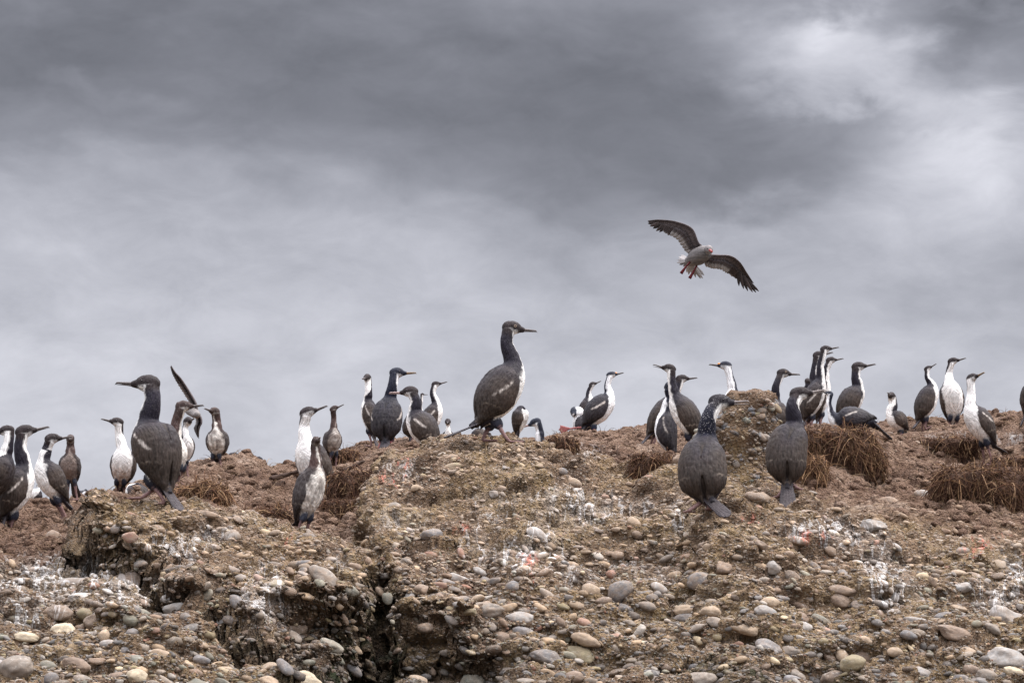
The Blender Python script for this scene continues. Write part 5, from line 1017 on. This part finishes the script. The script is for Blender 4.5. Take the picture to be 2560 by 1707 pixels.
# ------------------------------------------------------------------ gulls in flight
def gull(name, label, body, wings, tail, head, legs, Y, cols, bill=True):
    """body/head in pixels with distance offsets (u, v, dY); wings: list of (leading edge, trailing edge) point lists"""
    p3 = lambda q_: P(q_[0], q_[1], Y+q_[2])
    org = p3(body[1]); e = bpy.data.objects.new(name, None); C.objects.link(e); e.location = org; tag(e, label, 'gull')
    pr = Parts(); k = Y/F_
    Kp = np.array([p3(b_) for b_ in body]); rr = [b_[3]*k for b_ in body]; n = 26; tt = np.linspace(0, len(Kp)-1, n); cc = catmull(Kp, tt)
    T_ = np.gradient(cc, axis=0); T_ /= np.linalg.norm(T_, axis=1, keepdims=True); A_ = np.cross(T_, [0, .3, 1.]); A_ /= np.linalg.norm(A_, axis=1, keepdims=True); B_ = np.cross(T_, A_)
    rd = np.interp(tt, range(len(Kp)), rr); rd[0] *= .3; rd[-1] *= .5
    V2, Fa, cp_, th = tube(cc, A_, B_, rd, rd*.92, 24); pr.add(V2, [Fa, cp_], cols['body'], np.c_[V2[:, 0], V2[:, 2], V2[:, 2]*0])
    hp = p3(head[0]); ellip(pr, hp, np.eye(3), (head[0][3]*k,)*3, cols['head'], np.zeros(3), 3)
    for a, b_, tnr in legs:
        limb(pr, p3(a), p3(b_), .0055, .0045, cols['leg'], 8)
        f = p3(tnr); g = p3(b_); s_ = unit(np.cross(f-g, [0, 1, 0]))
        for q_ in (-.13, .13): limb(pr, g, f+s_*q_*np.linalg.norm(f-g), .0055, .0035, cols['leg'], 8)
        limb(pr, g, f, .007, .005, cols['leg'], 8)
    V0 = np.concatenate(pr.V)-org; me = quadmesh(V0, pr.F); put_attrs(me, {'Col': np.concatenate(pr.c), 'fuv': np.concatenate(pr.f)})
    me.materials.append(M['feather']); me.polygons.foreach_set('use_smooth', np.ones(len(me.polygons), bool)); link('body', me, e)
    # feathers: tapered blades from the arm to the trailing edge
    def blade(a, b_, wd0, wd1, nrm, thk):
        t_ = np.linspace(0, 1, 6)[:, None]; c = a+(b_-a)*t_; side = unit(np.cross(b_-a, nrm)); wv = np.interp(t_[:, 0], [0, .5, .85, 1], [wd0, (wd0+wd1)/2*1.05, wd1, wd1*.25])
        return tube(c, np.tile(side, (6, 1)), np.tile(nrm, (6, 1)), wv, np.full(6, thk), 8)
    for W in wings:
        Pw = Parts(); lead = np.array([p3(q_) for q_ in W['lead']]); trail = np.array([p3(q_) for q_ in W['trail']]); m_ = 15; s = np.linspace(0, len(lead)-1, 60)
        L3 = catmull(lead, s); T3 = catmull(trail, s); nrm0 = unit(np.cross(lead[-1]-lead[0], T3[20]-L3[20])); nrm0 = nrm0*np.sign(-nrm0[1]+1e-9)
        # solid arm, aerofoil-like
        n_, q_ = 60, 12; jj = np.linspace(0, 1, q_); fcov = W.get('cov', .62)
        inner = L3[:, None]+(T3-L3)[:, None]*(jj*fcov)[None, :, None]; thk = (.011*(1-.75*np.linspace(0, 1, 60)))[:, None]*np.sin(np.pi*np.clip(jj*.9+.08, 0, 1))[None]**.6+.0018
        cam_ = .10*np.sin(np.pi*jj)[None, :, None]*np.linalg.norm(T3-L3, axis=1)[:, None, None]*fcov
        up_ = inner+(thk[..., None]*.5-cam_)*nrm0; dn = inner-(thk[..., None]*.5+cam_)*nrm0
        id_ = np.arange(n_*q_).reshape(n_, q_); jd = id_+n_*q_
        f1 = np.stack([id_[:-1, :-1], id_[:-1, 1:], id_[1:, 1:], id_[1:, :-1]], -1).reshape(-1, 4); f2 = np.stack([jd[:-1, :-1], jd[1:, :-1], jd[1:, 1:], jd[:-1, 1:]], -1).reshape(-1, 4)
        bd = np.r_[id_[:, 0], id_[-1, 1:], id_[::-1, -1][1:], id_[0, ::-1][1:-1]]; bn = np.roll(bd, -1); f3 = np.stack([bd, bn, bn+n_*q_, bd+n_*q_], -1)
        fr = np.repeat(np.linspace(0, 1, n_), q_); ch = np.tile(jj, n_)
        cw_ = cols['arm'][None]*(1-sstep(.3, .7, fr)[:, None])+cols['hand'][None]*sstep(.3, .7, fr)[:, None]
        cw_ = cw_*(1+.25*np.cos(ch*14))[:, None]*(1-.3*sstep(.8, 1, ch))[:, None]; rootm = sstep(.14, .0, fr)[:, None]; cw_ = cw_*(1-rootm)+cols['body']*rootm
        fv = np.c_[ch*.12, fr*.6, np.zeros(len(fr))]
        Pw.add(np.concatenate([up_.reshape(-1, 3), dn.reshape(-1, 3)]), [f1, f2, f3], np.concatenate([cw_, cw_]), np.concatenate([fv, fv]))
        nsec = 40
        for a in range(nsec):
            f = a/(nsec-1); ix = int(round(f*58)); st_ = L3[ix]+(T3[ix]-L3[ix])*fcov*.7; en = T3[ix]+(T3[ix]-L3[ix])*.03*random.uniform(-1, 1)
            outr = f > .55
            if outr: en = en+(lead[-1]-lead[-2])*.02*f; 
            wd0 = .012 if outr else .013; V2, Fa, cp_, _ = blade(st_, en, wd0, wd0*.75, nrm0, .0016)
            base = cols['hand'] if outr else cols['sec']; tipc = cols['hand'] if outr else cols['tipw']
            tt_ = np.r_[np.repeat(np.linspace(0, 1, 6), 8), 0, 1]; mixw = sstep(.35, .6, tt_)[:, None] if not outr else (sstep(.93, .97, tt_)*sstep(.9, .6, np.full(len(tt_), f)))[:, None]
            tipc = tipc if not outr else cols['tipw']
            Pw.add(V2+nrm0*.001*(a % 2), [Fa, cp_], (base*(1-.2*(a % 2)))[None]*(1-mixw)+tipc[None]*mixw, (a*.13, a*.1, 0))
        # primaries fanning past the tip
        tips = W['prim']
        for a, tp in enumerate(tips):
            tp3 = p3(tp); s0 = L3[int(40+14*(1-a/max(1, len(tips)-1)))]*.55+T3[int(40+12*(1-a/max(1, len(tips)-1)))]*.45
            V2, Fa, cp_, _ = blade(s0, tp3, .012, .0068, nrm0, .0018); Pw.add(V2-nrm0*.0015*a, [Fa, cp_], cols['hand']*(1-.25*(a % 2)), (a*.3, a*.2, 0))
        me = quadmesh(np.concatenate(Pw.V)-org, Pw.F); put_attrs(me, {'Col': np.concatenate(Pw.c), 'fuv': np.concatenate(Pw.f)}); me.materials.append(M['feather'])
        me.polygons.foreach_set('use_smooth', np.ones(len(me.polygons), bool)); link('wing', me, e)
    Pw = Parts(); a0 = p3(tail[0])
    for a, tp in enumerate(tail[1:]):
        V2, Fa, cp_, _ = blade(a0, p3(tp), .005, .0085, np.array([0, -1., .1]), .0016); Pw.add(V2+np.array([0, .001*(a % 3), 0]), [Fa, cp_], cols['tipw']*(1-.12*(a % 2)), (a*.3, a*.2, 0))
    me = quadmesh(np.concatenate(Pw.V)-org, Pw.F); put_attrs(me, {'Col': np.concatenate(Pw.c), 'fuv': np.concatenate(Pw.f)}); me.materials.append(M['feather']); link('tail', me, e)
    if bill:
        bs, bt = p3(head[1]), p3(head[2]); Pb = Parts(); limb(Pb, bs, bt, .008, .0055, (0, 0, 0), 12); ellip(Pb, bt, np.eye(3), (.006, .006, .0075), np.zeros(3), np.zeros(3), 2)
        me = quadmesh(np.concatenate(Pb.V)-org, Pb.F); me.materials.append(M['red_bill']); link('beak', me, e)
        S, Fc = ico(2); link('eye', mesh_from('eye', S*.0042+(p3(head[3])-org), Fc, M['eye_dark']), e)
zg = lambda x, y, dd=0.: (1580+x*.15306, 520+y*.15306, dd)
zb = lambda x, y, dd, r: (1580+x*.15306, 520+y*.15306, dd, r)
G = dict(body=np.array([.165, .15, .145]), head=np.array([.215, .195, .19]), leg=np.array([.11, .010, .012]), arm=np.array([.105, .085, .085]), hand=np.array([.060, .045, .042]), sec=np.array([.10, .08, .08]), tipw=np.array([.38, .35, .335]))
gull('gull', 'grey gull gliding in the open sky with wings spread, red bill and trailing red feet',
     [zb(905, 850, .10, 8), zb(960, 860, .06, 15), zb(1070, 800, 0, 24), zb(1180, 730, -.05, 21), zb(1235, 690, -.08, 13)],
     [dict(lead=[zg(1190, 640, 0), zg(1090, 560, -.02), zg(980, 330, -.05), zg(720, 220, -.02), zg(450, 190, .04), zg(270, 205, .08)],
           trail=[zg(960, 760, .04), zg(860, 700, .04), zg(740, 520, .02), zg(560, 420, .03), zg(470, 330, .06), zg(390, 262, .09)],
           prim=[zg(258, 215, .08), zg(260, 255, .08), zg(290, 300, .07), zg(338, 338, .07), zg(388, 380, .06), zg(440, 400, .05)]),
      dict(lead=[zg(1290, 760, 0), zg(1400, 765, -.02), zg(1610, 780, -.05), zg(1760, 880, -.02), zg(1880, 1060, .04), zg(1990, 1230, .08)],
           trail=[zg(1180, 890, .04), zg(1240, 970, .04), zg(1430, 1000, .02), zg(1580, 1080, .03), zg(1700, 1150, .06), zg(1850, 1190, .09)],
           prim=[zg(2070, 1360, .08), zg(2025, 1382, .08), zg(1968, 1378, .07), zg(1890, 1362, .07), zg(1822, 1330, .06), zg(1745, 1285, .05)])],
     [zg(960, 860, .06)]+[zg(x, y, .14) for x, y in ((735, 890), (745, 845), (765, 800), (775, 925), (800, 770), (835, 950), (890, 1050), (925, 1085), (985, 1080), (1040, 1130), (1085, 1110), (1120, 1150), (1155, 1150), (1178, 1100))],
     [zb(1250, 680, -.10, 11.5), zg(1275, 690, -.15), zg(1303, 712, -.19), zg(1232, 660, -.17)],
     [(zg(950, 880, .0), zg(880, 960, .0), zg(800, 1070, 0)), (zg(1060, 940, .0), zg(1010, 1030, 0), zg(940, 1150, 0))], 15.5, G)
z1 = lambda x, y, dd=0.: (x*.30612, 880+y*.30612, dd)
z1b = lambda x, y, dd, r: (x*.30612, 880+y*.30612, dd, r)
G2 = dict(G); G2['body'] = np.array([.20, .18, .17]); G2['head'] = G2['body']; G2['tipw'] = np.array([.30, .27, .25])
gull('gull', 'brown-winged gull banking edge-on behind the shaggy brown-necked cormorant',
     [z1b(1470, 440, .25, 4), z1b(1510, 460, .2, 7), z1b(1555, 480, .08, 13), z1b(1590, 500, 0, 13), z1b(1610, 520, -.08, 8)],
     [dict(lead=[z1(1610, 490, 0), z1(1600, 420, .0), z1(1545, 320, 0), z1(1480, 220, .0), z1(1430, 165, .02), z1(1400, 115, .05)],
           trail=[z1(1580, 490, .2), z1(1545, 410, .2), z1(1492, 325, .18), z1(1440, 240, .16), z1(1408, 175, .14), z1(1396, 130, .10)],
           prim=[z1(1398, 108, .05), z1(1400, 125, .09), z1(1408, 145, .12)]),
      dict(lead=[z1(1615, 490, 0), z1(1640, 540, 0), z1(1645, 580, 0), z1(1632, 610, .0), z1(1622, 650, .02), z1(1622, 690, .04)],
           trail=[z1(1580, 500, .2), z1(1600, 545, .2), z1(1598, 590, .18), z1(1584, 620, .16), z1(1596, 655, .14), z1(1612, 685, .1)],
           prim=[z1(1625, 705, .05), z1(1620, 690, .09), z1(1612, 670, .12)])],
     [z1(1500, 455, .2)]+[z1(x, y, .34) for x, y in ((1455, 425), (1462, 440), (1470, 455))],
     [z1b(1612, 510, -.10, 8), z1(1625, 515, -.13), z1(1635, 522, -.16), z1(1620, 505, -.13)], [], 20.5, G2, False)
print('objects', len(bpy.data.objects))
